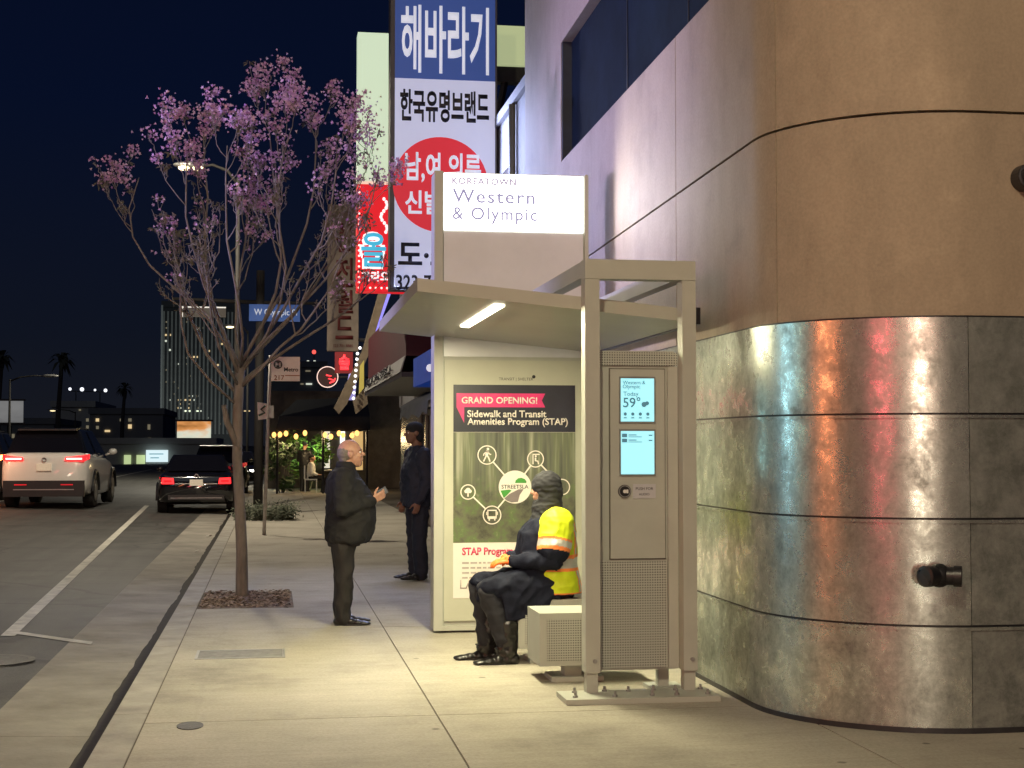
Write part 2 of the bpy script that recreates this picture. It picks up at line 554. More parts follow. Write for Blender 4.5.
# dark strip of uneven width along the flow line
bm = B()
random.seed(5)
pr = None
y = -4.0
while y < 44:
    wv = 0.085 + 0.03 * noise.noise(Vector((0, y * .6, 2))) + 0.012 * noise.noise(Vector((0, y * 3.1, 5)))
    cur = (bm.verts.new((-0.925 - 0.05 - wv, y, -0.1245)), bm.verts.new((-0.925, y, -0.125)))
    if pr: bm.faces.new((pr[0], pr[1], cur[1], cur[0]))
    pr = cur; y += 0.1
tag(obj('gutter_strip', bm, M('gutter_dark', (0.016, 0.013, 0.008), 0.9, 0, 0.4, 9)), 'dark line along the foot of the kerb', kind='stuff')
bm = B()
y = -6.0
while y < 62:
    hexa(bm, [(-0.925, y, -0.2), (-0.722, y, -0.2), (-0.722, y + 3.04, -0.2), (-0.925, y + 3.04, -0.2), (-0.915, y, 0), (-0.722, y, 0), (-0.722, y + 3.04, 0), (-0.915, y + 3.04, 0)])
    y += 3.05
tag(obj('kerb', bm, M('kerb_concrete', (0.33, 0.31, 0.265), 0.8, 0, 0.25, 3, 0.3, 50), bev=0.02), kind='structure')
bm = B(); box(bm, -0.74, 12, -8, 62, -0.2, -0.006)
tag(obj('sidewalk_base', bm, M('joint_dirt', (0.12, 0.10, 0.075), 0.95)), kind='structure')
bm = B()
YJ = [-6, -0.4, 4.2, 8.93, 13.3, 17.6, 22, 26.4, 30.8, 36, 44, 52, 62]
for y0, y1 in zip(YJ, YJ[1:]):
    for x0, x1 in ((-0.712, 0.972), (0.982, 3.1), (3.11, 12)):
        if x0 > 3 and y0 > 7: continue
        if x0 < 0 and y0 < 15 < y1:     # the tree pit is cut out of this slab
            box(bm, x0, x1, y0, 15.02, -0.1, 0); box(bm, 0.225, x1, 15.02, 16.70, -0.1, 0); box(bm, x0, x1, 16.70, y1 - 0.01, -0.1, 0)
        else:
            box(bm, x0, x1, y0, y1 - 0.01, -0.1, 0)
tag(obj('sidewalk', bm, M_CONC), kind='structure')
# tree pit filled with bark mulch
bm = B(); random.seed(3)
nx, ny = 26, 44
gr = [[bm.verts.new((-0.70 + 0.92 * i / nx, 15.03 + 1.66 * j / ny, -0.002 + 0.018 * noise.noise(Vector((i * 0.9, j * 0.9, 0))) + 0.02 * math.exp(-((i - 11) ** 2 + (j - 28) ** 2) / 60))) for i in range(nx + 1)] for j in range(ny + 1)]
for j in range(ny):
    for i in range(nx): bm.faces.new((gr[j][i], gr[j][i + 1], gr[j + 1][i + 1], gr[j + 1][i]))
for k in range(900):
    x, y = random.uniform(-0.69, 0.20), random.uniform(15.04, 16.68); a = random.uniform(0, 3.14); l = random.uniform(0.012, 0.035)
    z = 0.004 + random.uniform(0, 0.015)
    dx, dy = math.cos(a) * l, math.sin(a) * l
    f = bm.faces.new([bm.verts.new(q) for q in ((x - dx, y - dy, z), (x + dy * .4, y - dx * .4, z + 0.012), (x + dx, y + dy, z + random.uniform(0, .012)), (x - dy * .4, y + dx * .4, z))])
    f.material_index = random.choice((0, 1, 1, 2))
tag(obj('mulch', bm, [M('mulch_brown', (0.20, 0.15, 0.11), 0.95, 0, 0.5, 30), M('mulch_light', (0.36, 0.28, 0.22), 0.95, 0, 0.4, 30), M('mulch_dark', (0.09, 0.065, 0.05), 0.95)]), 'brown bark mulch filling the square tree pit', kind='stuff')
# painted lines
M_LINE = M('road_paint', (0.52, 0.50, 0.43), 0.75, 0, 0.35, 5)


def roadz(x):
    for (x0, z0), (x1, z1) in zip(prof, prof[1:]):
        if x0 <= x <= x1: return z0 + (z1 - z0) * (x - x0) / (x1 - x0)
    return -0.11


def strip_line(pts, w, name='lane_line'):
    bm = B(); pv = None
    for x, y in pts:
        c = [bm.verts.new((x + s * w / 2, y, roadz(x + s * w / 2) + 0.006)) for s in (-1, 1)]
        if pv: bm.faces.new((pv[0], pv[1], c[1], c[0]))
        pv = c
    tag(obj(name, bm, M_LINE), kind='structure')


strip_line([(-2.30 - 1.08 * (t / 20), 13.9 + 28.5 * t / 20) for t in range(21)], 0.125)
bm = B()
x = -2.30
while x < -1.62:
    q = x + 0.26
    ya, yb = 14.1 - (x + 2.3) * 1.0, 14.1 - (q + 2.3) * 1.0
    bm.faces.new([bm.verts.new(p) for p in ((x, ya, roadz(x) + .0065), (q, yb, roadz(q) + .0065), (q, yb + .17, roadz(q) + .0065), (x, ya + .17, roadz(x) + .0065))])
    x = q
tag(obj('parking_mark', bm, M_LINE), kind='structure')
strip_line([(-7.6 - 0.02 * t, 36 + 6 * t) for t in range(12)], 0.12)
# covers in the ground
M_COVER = M('cover_iron', (0.085, 0.08, 0.07), 0.6, 0.3, 0.4, 20, 0.3, 60)
mh = thing('manhole_cover', 'round dark iron cover in the road at the lower left', 'manhole cover', (-2.16, 12.35, -0.105))
bm = B(); tube(bm, [(-2.16, 12.35, -0.12), (-2.16, 12.35, roadz(-2.16) + 0.008)], 0.27, 28); obj('lid', bm, M_COVER, mh)
bm = B()
for k in range(28):
    a0, a1 = 2 * math.pi * k / 28, 2 * math.pi * (k + 1) / 28
    z_ = roadz(-2.16) + 0.012
    bm.faces.new([bm.verts.new((-2.16 + r * math.cos(a), 12.35 + r * math.sin(a), z_)) for r, a in ((.275, a0), (.33, a0), (.33, a1), (.275, a1))])
obj('ring', bm, M('ring_iron', (.13, .12, .105), .7, .2, .3, 20), mh)
uc = thing('utility_cover', 'long grey rectangular utility cover set in the sidewalk before the tree', 'utility cover', (-0.22, 11.75, 0))
bm = B(); box(bm, -0.54, 0.09, 11.52, 11.95, -0.02, 0.004); obj('lid', bm, M('cover_concrete', (0.20, 0.195, 0.185), 0.8, 0, 0.25, 12), uc)
bm = B()
for x0, x1, y0, y1 in ((-.56, .11, 11.50, 11.52), (-.56, .11, 11.95, 11.97), (-.56, -.54, 11.52, 11.95), (.09, .11, 11.52, 11.95)): box(bm, x0, x1, y0, y1, -.02, .006)
obj('frame', bm, M_GREYM, uc)
sc = thing('meter_cover', 'small dark oval meter cover in the sidewalk near the kerb', 'meter cover', (-0.45, 8.8, 0))
bm = B(); tube(bm, [(0, 0, -.02), (0, 0, .005)], 0.075, 24); bmesh.ops.scale(bm, vec=(1, 1.6, 1), verts=bm.verts); bmesh.ops.translate(bm, vec=(-.45, 8.8, 0), verts=bm.verts); obj('lid', bm, M_COVER, sc)
for i, (u, v) in enumerate(((209, 537), (197, 552))):
    d = ray(u, v); t = (-0.12 - CAMH) / d.z; q = d * t
    bm = B(); random.seed(i)
    vs = [(q.x + 0.05 * math.cos(a) * random.uniform(.6, 1.3), q.y + 0.09 * math.sin(a) * random.uniform(.6, 1.2), -0.118 + random.uniform(0, .03)) for a in (0, 1.1, 2.2, 3.3, 4.4, 5.4)]
    prism(bm, vs, (0, 0, 0.012))
    tag(obj('paper_scrap', bm, M_WHITE, origin=(q.x, q.y, -.12)), ('white paper scrap in the gutter, farther of the two', 'white paper scrap in the gutter, nearer of the two')[i], 'litter')

# ------------------------------------------------------------------ corner building
cb = thing('corner_building', 'tan plastered corner building with a rounded galvanised metal base', 'building', (2.93, 8.9, 0))
CX, CY, RAD = 3.93, 8.9, 1.0
NARC = 20


def path(off=0.0, y_far=17.34, x_far=9.5):
    pts = [(2.93 - off, y_far)]
    yy = y_far
    while yy - 0.9 > CY + 0.3:
        yy -= 0.9; pts.append((2.93 - off, yy))
    for k in range(NARC + 1):
        a = (math.pi / 2) * k / NARC
        pts.append((CX - (RAD + off) * math.cos(a), CY - (RAD + off) * math.sin(a)))
    pts += [(5.2, CY - RAD - off), (x_far, CY - RAD - off)]
    return pts


def drop(y): return -0.022 * max(0.0, y - 8.7)


def shell(bm, pts, z0, z1, sl0=0.0, sl1=0.0, thick=0.10):
    """curved wall panel along a plan path (front face, top, bottom, ends, back)"""
    n_ = len(pts)
    nr = []
    for i in range(n_):
        a, b = Vector(pts[max(i - 1, 0)]), Vector(pts[min(i + 1, n_ - 1)])
        d = (b - a).normalized(); nr.append(Vector((-d.y, d.x)))
    rows = []
    for p, q in zip(pts, nr):
        i_ = Vector(p) + q * thick
        rows.append([bm.verts.new((p[0], p[1], z0 + sl0 * drop(p[1]))), bm.verts.new((p[0], p[1], z1 + sl1 * drop(p[1]))), bm.verts.new((i_.x, i_.y, z1 + sl1 * drop(p[1]))), bm.verts.new((i_.x, i_.y, z0 + sl0 * drop(p[1])))])
    for a, b in zip(rows, rows[1:]):
        for j in range(4): bm.faces.new((a[j], a[(j + 1) % 4], b[(j + 1) % 4], b[j]))
    bm.faces.new(rows[0]); bm.faces.new(list(reversed(rows[-1])))
    bmesh.ops.recalc_face_normals(bm, faces=bm.faces)
    return bm


full = path()
lowc = path(0.0)
# plaster: course below the groove, course above it
def sub(pts, a, b):
    """part of the path between arc-length-like index bounds"""
    return pts[a:b]


iC0 = next(i for i, p in enumerate(full) if abs(p[1] - CY) < 1e-6)      # where the curve starts
iC1 = iC0 + NARC                                                       # where the flat front starts
straight = [(2.93, 17.34), (2.93, 15.1), (2.93, 13.0), (2.93, 10.67)]
segA = [(2.93, 10.655), (2.93, 9.6)] + full[iC0:iC0 + 5]
segB = [tuple(Vector(full[iC0 + 4]).lerp(Vector(full[iC0 + 5]), .12))] + full[iC0 + 5:]
for pts in (straight, segA, segB):
    bm = shell(B(), pts, 2.325, 3.478, 0, 1.0, 0.3); obj('wall', bm, M_PLAS, cb, smooth=True, auto=30)
# upper courses; the recessed blue band is cut in the straight part, y 9.0 to 15.1
for pts, z0, z1 in (([(2.93, 17.34), (2.93, 15.1)], 3.494, 9.0), ([(2.93, 15.1), (2.93, 13.0), (2.93, 10.67)], 3.494, 4.66), ([(2.93, 10.655), (2.93, 9.0)], 3.494, 4.66),
                    ([(2.93, 15.1), (2.93, 9.0)], 5.90, 9.0), ([(2.93, 9.0)] + full[iC0:iC0 + 5], 3.494, 9.0), (segB, 3.494, 9.0)):
    bm = shell(B(), pts, z0, z1, 1.0, 1.0 if z1 < 6 else 0.0, 0.3); obj('wall', bm, M_PLAS, cb, smooth=True, auto=30)
bm = B(); box(bm, 3.00, 3.1, 9.0, 17.30, 3.3, 3.6); bm2 = shell(bm, [(3.0, 9.0)] + [(CX - .96 * math.cos(a), CY - .96 * math.sin(a)) for a in [math.pi / 40 * k for k in range(21)]] + [(9, 7.94)], 3.42, 3.56, 0, 0, 0.05)
obj('groove', bm, M('groove_dark', (0.05, 0.04, 0.035), 0.9), cb)
bm = B(); box(bm, 3.035, 3.2, 9.0, 15.1, 4.3, 6.0)
M('navy_band', (0.006, 0.012, 0.020), 0.95, 0, 0.35, 2.0).node_tree.nodes['Principled BSDF'].inputs['Specular IOR Level'].default_value = 0.08
obj('recessed_band', bm, M('navy_band', (0.004, 0.008, 0.013), 0.95, 0, 0.35, 2.0, stretch=(1, 3, 0.4)), cb)
bm = B(); box(bm, 2.936, 3.034, 15.05, 15.098, 4.53, 5.89); obj('band_reveal', bm, M('band_edge', (.03, .04, .06), .8), cb)
bm = B()
for yy in (10.66, 12.6):
    bm = B(); box(bm, 3.028, 3.034, yy - .008, yy + .008, 4.4, 5.95)
    obj('band_joint', bm, M_BLACK, cb)
bm = B(); box(bm, 3.24, 9.5, 8.95, 17.3, 0, 8.95); obj('core', bm, M_PLAS, cb)
# galvanised cladding: four rows, straight run, curve and flat front
ZR = [(0.012, 0.582), (0.598, 1.178), (1.194, 1.765), (1.781, 2.318)]
for r, (z0, z1) in enumerate(ZR):
    o_ = 0.018
    pA = [(2.93 - o_, 17.34), (2.93 - o_, 13.2)] ; pB = [(2.93 - o_, 13.19), (2.93 - o_, 11.0), (2.93 - o_, 8.945)]
    ip = path(o_)
    jb = iC0 + 19
    pC = [(2.93 - o_, 8.94)] + ip[iC0:jb + 1]
    d_ = Vector(ip[jb + 1]) - Vector(ip[jb])
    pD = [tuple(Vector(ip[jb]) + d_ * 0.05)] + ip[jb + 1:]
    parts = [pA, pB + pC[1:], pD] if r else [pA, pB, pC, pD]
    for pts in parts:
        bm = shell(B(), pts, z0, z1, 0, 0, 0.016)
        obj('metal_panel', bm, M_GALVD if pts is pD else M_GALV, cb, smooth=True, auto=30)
for z in (0.590, 1.186, 1.773):
    bm = shell(B(), path(0.030), z - 0.021, z - 0.004, 0, 0, 0.03); obj('panel_lip', bm, M_GALV, cb, smooth=True, auto=30)
    bm = shell(B(), path(0.012), z - 0.006, z + 0.012, 0, 0, 0.02); obj('panel_seam', bm, M_BLACK, cb)
bm = shell(B(), path(0.025), -0.02, 0.03, 0, 0, 0.04); obj('base_trim', bm, M_DARKM, cb)
bm = shell(B(), path(0.012), 2.316, 2.328, 0, 0, 0.03); obj('panel_seam', bm, M_BLACK, cb)
# standpipe connection and round fitting on the building
sp_ = thing('standpipe', 'black twin outlet fire standpipe sticking out of the metal wall', 'standpipe', (3.62, 7.9, 0.89))
bm = B(); tube(bm, [(3.64, 7.98, .885), (3.62, 7.80, .885)], .045, 16); ball(bm, (3.62, 7.79, .885), .066); obj('body', bm, M('standpipe_black', (.02, .02, .022), .45, .5, .4, 20, .3, 50), sp_, smooth=True)
for d_ in (Vector((-.95, -.45, .0)).normalized(), Vector((.93, -.5, -.02)).normalized()):
    c0 = Vector((3.62, 7.79, .885))
    bm = B(); tube(bm, [c0, c0 + d_ * .075, c0 + d_ * .076, c0 + d_ * .118, c0 + d_ * .119, c0 + d_ * .12, c0 + d_ * .07], [.05, .05, .058, .058, .056, .042, .04], 20, cap=False); obj('outlet', bm, M_BLACK, sp_, smooth=True, auto=40)
    bm = B(); tube(bm, [c0 + d_ * .07, c0 + d_ * .08], .045, 20); obj('plug', bm, M_DARKM, sp_)
wl = thing('wall_fitting', 'dark round fitting on the tan wall at the right edge', 'wall fitting', (4.20, 7.9, 3.11))
bm = B(); disc(bm, (4.20, 3.11), .075, 7.80, 7.91, 24); obj('housing', bm, M_DARKM, wl, bev=.012)
bm = B(); ball(bm, (4.20, 7.80, 3.11), (.055, .04, .055)); obj('dome', bm, M_BLACK, wl, smooth=True)

# ------------------------------------------------------------------ bus shelter
sh = thing('bus_shelter', 'khaki steel bus shelter with lit sign and sloping roof', 'bus shelter', (2.0, 11, 0))
XL, XR = 1.966, 2.695
bm = B(); box(bm, XL, XL + .095, 9.34, 9.46, .16, 2.66); obj('post', bm, M_PAINT, sh, bev=.004)
bm = B(); box(bm, XR - .09, XR, 9.34, 9.46, .16, 2.66); obj('post', bm, M_PAINT, sh, bev=.004)
for xc in (XL + .047, XR - .045):
    bm = B(); box(bm, xc - .037, xc + .037, 9.36, 9.44, .02, .16); p_ = obj('post_foot', bm, M_PAINT, sh, bev=.003)
    bm = B(); disc(bm, (xc + .012, .235), .014, 9.328, 9.342, 14); obj('bolt', bm, M_GREYM, sh)
bm = B(); box(bm, XL, XR, 9.338, 9.462, 2.662, 2.787); obj('top_beam', bm, M_PAINT, sh, bev=.004)
for x0 in (XL + .002, XR - .092):
    bm = B(); box(bm, x0, x0 + .09, 9.464, 12.78, 2.68, 2.785); obj('side_beam', bm, M_PAINT, sh, bev=.004)
# base plates with anchor bolts
bm = B(); box(bm, 1.80, 2.78, 9.12, 9.46, 0, .034); bp_ = obj('base_plate', bm, M_PAINT, sh, bev=.004)
bolts = [(1.87, 9.2), (1.9, 9.38), (2.12, 9.19), (2.10, 9.4), (2.25, 9.38), (2.36, 9.2), (2.42, 9.4), (2.52, 9.2), (2.56, 9.38), (2.72, 9.2), (2.73, 9.4)]
bm = B(); tube(bm, [(0, 0, .034), (0, 0, .046), (0, 0, .047), (0, 0, .068)], [.017, .017, .009, .009], 8)
bolt0 = obj('anchor_bolt', bm, M_GREYM, bp_, local=True); bolt0.location = Vector((bolts[0][0], bolts[0][1], 0)) - LOC[sh.name]
for x, y in bolts[1:]:
    b_ = bolt0.copy(); COL.objects.link(b_); b_.parent = bp_; b_.location = Vector((x, y, 0)) - LOC[sh.name]
bm = B(); box(bm, 2.44, 2.66, 9.52, 9.76, 0, .03); obj('base_plate', bm, M_PAINT, sh, bev=.004)
bm = B(); box(bm, 2.50, 2.57, 9.58, 9.66, .03, .2); obj('post_foot', bm, M_PAINT, sh, bev=.003)
# kiosk body between the posts
bm = B(); box(bm, 2.072, 2.585, 9.47, 9.66, .155, 2.21); obj('kiosk_body', bm, M_PAINT, sh, bev=.004)
bm = B(); box(bm, 2.085, 2.60, 9.455, 9.469, 2.115, 2.20); obj('vent_strip', bm, M_PERF, sh)
bm = B(); box(bm, 2.535, 2.60, 9.445, 9.468, .16, 2.11); obj('kiosk_flange', bm, M_PAINT, sh, bev=.003)
kd = B(); box(kd, 2.155, 2.515, 9.452, 9.468, .87, 2.09); kdoor = obj('kiosk_door', kd, M_PAINT, sh, bev=.003)
bm = B(); box(bm, 2.148, 2.522, 9.464, 9.4685, .863, 2.097); obj('door_gap', bm, M('gap_shadow_paint', (.12, .115, .09), .8), sh)
bm = B(); box(bm, 2.100, 2.118, 9.455, 9.468, .98, 1.45); obj('kiosk_hinge', bm, M_PAINT, sh)
bm = B(); box(bm, 2.09, 2.53, 9.458, 9.4685, .17, .855); obj('perforated_panel', bm, M_PERF, sh)
M_SCR = em('screen_cyan', (0.30, 0.70, 0.80), 1.0)
M_INK = M('screen_ink', (0.05, 0.13, 0.17), .6, 0, 0, emit=(0.05, 0.14, 0.18), es=1)
for k, (z0, z1) in enumerate(((1.752, 2.03), (1.412, 1.69))):
    bm = B(); box(bm, 2.212, 2.452, 9.444, 9.452, z0 - .012, z1 + .012); obj('screen_frame', bm, M('bezel_grey', (.20, .20, .18), .4), sh)
    bm = B(); box(bm, 2.222, 2.442, 9.440, 9.4435, z0, z1); s_ = obj('screen', bm, M_SCR, sh)
    if k == 0:
        text('screen_writing', 'Western &', M_INK, s_, (2.234, 9.4395, 1.992), width=.15, bold=.01, depth=.001)
        text('screen_writing', 'Olympic', M_INK, s_, (2.234, 9.4395, 1.958), width=.115, bold=.01, depth=.001)
        text('screen_writing', 'Today', M_INK, s_, (2.238, 9.4395, 1.908), width=.10, bold=.005, depth=.001)
        text('screen_writing', '59\u00b0', M_INK, s_, (2.236, 9.4395, 1.842), width=.115, bold=.012, depth=.001)
        bm = B(); disc(bm, (2.375, 1.862), .017, 9.4388, 9.4395); disc(bm, (2.395, 1.87), .013, 9.4386, 9.4396); obj('weather_icon', bm, M_INK, s_)
        bm = B()
        for q in range(4):
            disc(bm, (2.25 + q * .05, 1.80), .011, 9.4388, 9.4395, 12); box(bm, 2.24 + q * .05, 2.26 + q * .05, 9.4388, 9.4395, 1.772, 1.779)
        obj('weather_icon', bm, M_INK, s_)
    else:
        bm = B()
        for q in range(2):
            zz = 1.662 - q * .033
            if q: obj('screen_writing', bm, M_INK, s_); bm = B()
            box(bm, 2.228, 2.262, 9.4385, 9.4395, zz - .012, zz + .012); box(bm, 2.272, 2.325, 9.4385, 9.4395, zz, zz + .006); box(bm, 2.272, 2.36, 9.4385, 9.4395, zz - .011, zz - .007); box(bm, 2.405, 2.43, 9.4385, 9.4395, zz - .003, zz + .005)
        obj('screen_writing', bm, M_INK, s_)
bm = B(); disc(bm, (2.245, 1.302), .042, 9.436, 9.452, 26); bt = obj('push_button', bm, M_BLACK, sh)
bm = B(); ring(bm, (2.245, 1.302), .033, .039, 9.433, 9.437); obj('button_ring', bm, M_GREYM, bt)
bm = B(); disc(bm, (2.245, 1.302), .012, 9.432, 9.436, 12); box(bm, 2.255, 2.268, 9.433, 9.436, 1.290, 1.314); obj('button_symbol', bm, M_WHITE, bt)
bm = B(); box(bm, 2.302, 2.452, 9.446, 9.452, 1.256, 1.348); pl = obj('button_label', bm, M('label_silver', (.50, .50, .52), .4, 0, .05), sh)
M_LET = M('dark_lettering', (.06, .06, .065), .6)
text('label_writing', 'PUSH FOR', M_LET, pl, (2.320, 9.4455, 1.310), width=.115, depth=.001)
text('label_writing', 'AUDIO', M_LET, pl, (2.340, 9.4455, 1.275), width=.07, depth=.001)
# roof: a slab that falls towards the building
ZB = lambda x: 2.585 - 0.0965 * (x - 0.92)
YN, YF, RXL, RXR = 9.56, 13.0, 0.915, 2.76
bm = B()
hexa(bm, [(RXL, YN, ZB(RXL)), (RXR, YN, ZB(RXR)), (RXR, YF, ZB(RXR)), (RXL, YF, ZB(RXL)), (RXL, YN, ZB(RXL) + .085), (RXR, YN, ZB(RXR) + .085), (RXR, YF, ZB(RXR) + .085), (RXL, YF, ZB(RXL) + .085)])
obj('roof', bm, M('roof_paint', (0.42, 0.415, 0.36), 0.38, 0, 0.06, 2), sh, bev=.006)
bm = B(); box(bm, RXR + .002, RXR + .03, YN, YF, ZB(RXR) - .01, ZB(RXR) + .10); obj('roof_gutter', bm, M_DARKM, sh)
for yy in (10.7, 12.2):
    bm = B(); box(bm, RXL + .35, RXR - .05, yy - .002, yy + .002, 2.3, 2.3001); bm.free()
bm = B(); hexa(bm, [(1.447, 9.28 + .5, ZB(1.447) - .012), (1.515, 9.78, ZB(1.515) - .012), (1.515, 11.60, ZB(1.515) - .012), (1.447, 11.60, ZB(1.447) - .012), (1.447, 9.78, ZB(1.447) - .001), (1.515, 9.78, ZB(1.515) - .001), (1.515, 11.6, ZB(1.515) - .001), (1.447, 11.6, ZB(1.447) - .001)])
obj('light_strip', bm, em('strip_light', (1.0, 0.90, 0.68), 9.0), sh)
lamp('shelter_light', 'AREA', (1.481, 10.7, 2.51), 160, (1.0, 0.91, 0.58), (1.481, 10.7, 0), .06, 1.8)
# sign pylon at the far end: edge posts, blank panel, poster case and lit sign
PX0, PX1, PY = 1.372, 2.715, 12.8
bm = B(); box(bm, PX0, PX1, PY, PY + .26, .02, 3.955); obj('pylon_body', bm, M_PAINT, sh, bev=.004)
bm = B(); box(bm, PX0 + .08, PX1 - .04, PY - .016, PY - .002, 2.36, 3.44); obj('blank_panel', bm, M('panel_grey', (.60, .61, .64), .4, .2, .05, 3), sh)
bm = B(); box(bm, PX0 - .004, PX0 + .07, PY - .035, PY - .002, 0.02, 3.96); obj('edge_post', bm, M_PAINT, sh, bev=.004)
bm = B(); box(bm, PX1 - .03, PX1 + .004, PY - .035, PY - .002, 0.02, 3.96); obj('edge_post', bm, M_PAINT, sh, bev=.004)
bm = B(); box(bm, PX0 + .07, PX1 - .03, PY - .03, PY - .002, .02, .06); obj('bottom_rail', bm, M_PAINT, sh)
M_CASE = M('poster_case', (0.47, 0.485, 0.39), 0.4, 0, 0.05, 3)
bm = B(); box(bm, PX0 + .085, PX1 - .045, PY - .02, PY - .002, .10, 2.33); pc = obj('poster_case', bm, M_CASE, sh, bev=.004)
text('case_writing', 'TRANSIT | SHELTER', M_LET, pc, (1.93, PY - .0215, 2.150), width=.30, depth=.001)
bm = B(); disc(bm, (2.235, 2.19), .015, PY - .026, PY - .020, 16); obj('camera_eye', bm, M_BLACK, pc)
bm = B(); box(bm, PX0 + .08, PX1 - .04, PY - .024, PY - .002, 3.452, 3.945); ls = obj('lit_sign', bm, em('sign_white', (1.0, 0.985, 0.97), 3.2), sh)
M_SL = M('sign_letters', (.2, .2, .3), .5, 0, 0, emit=(0.24, 0.24, 0.40), es=1.0)
M_SLf = M('sign_letters_small', (.2, .2, .3), .5, 0, 0, emit=(0.30, 0.26, 0.36), es=1.0)
text('sign_writing', 'KOREATOWN', M_SLf, ls, (1.52, PY - .0245, 3.848), width=.56, height=.062, bold=.035, depth=.002, spacing=1.15)
text('sign_writing', 'Western', M_SL, ls, (1.525, PY - .0245, 3.690), width=.72, height=.118, bold=.012, depth=.002, spacing=1.15)
text('sign_writing', '& Olympic', M_SL, ls, (1.525, PY - .0245, 3.510), width=.74, height=.145, bold=.012, depth=.002, spacing=1.15)
lamp('sign_light', 'AREA', (2.05, PY - .06, 3.7), 30, (1, .98, .95), (2.05, 0, 3.4), 1.1, .4)
# poster
yp = PY - .024
bm = B(); box(bm, 1.535, 2.600, yp, PY - .0205, .292, 2.118); po = obj('poster', bm, M('poster_white', (.80, .74, .68), .35, 0, .03), sh)
M_NAVY = M('poster_navy', (.018, .020, .034), .35)
bm = B(); box(bm, 1.535, 2.600, yp - .0015, yp - .0005, 1.712, 2.118); obj('poster_header', bm, M_NAVY, po)
bm = B(); box(bm, 1.535, 2.600, yp - .0015, yp - .0005, .765, 1.710); pp = obj('poster_picture', bm, m_poster(), po)
M_PINK = M('poster_pink', (.72, .04, .20), .35)
y1_ = yp - .0016
bm = B(); prism(bm, [(1.562, y1_, 2.045), (2.335, y1_, 2.045), (2.305, y1_, 1.985), (2.335, y1_, 1.925), (1.628, y1_, 1.925), (1.628, y1_, 1.79), (1.562, y1_, 1.925)], (0, -.001, 0)); obj('poster_ribbon', bm, M_PINK, po)
M_PW = M('poster_print_white', (.86, .82, .75), .4, 0, 0)
text('poster_writing', 'GRAND OPENING!', M_PW, po, (1.605, y1_ - .0015, 1.955), width=.66, bold=.025, depth=.001)
text('poster_writing', 'Sidewalk and Transit', M_PW, po, (1.655, y1_ - .0005, 1.838), width=.69, bold=.022, depth=.001)
text('poster_writing', 'Amenities Program (STAP)', M_PW, po, (1.655, y1_ - .0005, 1.755), width=.88, bold=.022, depth=.001)
text('poster_writing', 'STAP Program', M('poster_red', (.72, .05, .13), .4), po, (1.612, y1_, .640), width=.44, height=.085, bold=.03, depth=.001)
M_PG = M('poster_grey_print', (.42, .38, .36), .5)
bm = B(); random.seed(2)
for q in range(4):
    x = 1.612
    while x < (2.45 if q < 3 else 1.9):
        w_ = random.uniform(.02, .06); box(bm, x, x + w_, y1_ - .001, y1_, .585 - q * .042, .600 - q * .042); x += w_ + .014
obj('poster_small_print', bm, M_PG, po)
text('poster_writing', 'LA', M_PG, po, (1.595, y1_, .375), height=.075, depth=.001, bold=.005)
# icons: four rings joined to a central disc


def qp(u, v):
    p = P(u, v, y1_); return (p.x, p.z)


IC = {'walk': (qp(487, 455), .083), 'shelter': (qp(535.5, 459), .074), 'tree': (qp(468, 492), .066), 'bus': (qp(492, 515), .081)}
cc = qp(515, 487)
bm = B()
for k, (c, r) in IC.items():
    ring(bm, c, r - .009, r, y1_ - .0015, y1_)
    d_ = Vector((cc[0] - c[0], cc[1] - c[1])); d_.normalize(); s_ = Vector((-d_.y, d_.x)) * .006
    a = Vector(c) + d_ * r; b = Vector(cc) - d_ * .12
    if k in ('walk', 'shelter', 'bus'):
        prism(bm, [(a.x + s_.x, y1_, a.y + s_.y), (b.x + s_.x, y1_, b.y + s_.y), (b.x - s_.x, y1_, b.y - s_.y), (a.x - s_.x, y1_, a.y - s_.y)], (0, -.0015, 0))
a, b = Vector(IC['tree'][0]), Vector(IC['bus'][0]); d_ = (b - a).normalized(); s_ = Vector((-d_.y, d_.x)) * .006; a = a + d_ * .066; b = b - d_ * .081
prism(bm, [(a.x + s_.x, y1_, a.y + s_.y), (b.x + s_.x, y1_, b.y + s_.y), (b.x - s_.x, y1_, b.y - s_.y), (a.x - s_.x, y1_, a.y - s_.y)], (0, -.0015, 0))
# fifth ring half hidden by the worker
c5 = qp(562, 487); ring(bm, c5, .062, .071, y1_ - .0015, y1_)
a = Vector(IC['shelter'][0]); b = Vector(c5); d_ = (b - a).normalized(); s_ = Vector((-d_.y, d_.x)) * .006; a = a + d_ * .074; b = b - d_ * .07
prism(bm, [(a.x + s_.x, y1_, a.y + s_.y), (b.x + s_.x, y1_, b.y + s_.y), (b.x - s_.x, y1_, b.y - s_.y), (a.x - s_.x, y1_, a.y - s_.y)], (0, -.0015, 0))
obj('icon_rings', bm, M_PW, pp)


def flat(bm, pts):
    return prism(bm, [(x, y1_, z) for x, z in pts], (0, -.0015, 0))


def bar(bm, a, b, w):
    a, b = Vector(a), Vector(b); d = (b - a).normalized(); s = Vector((-d.y, d.x)) * w / 2
    return flat(bm, [tuple(a + s), tuple(b + s), tuple(b - s), tuple(a - s)])


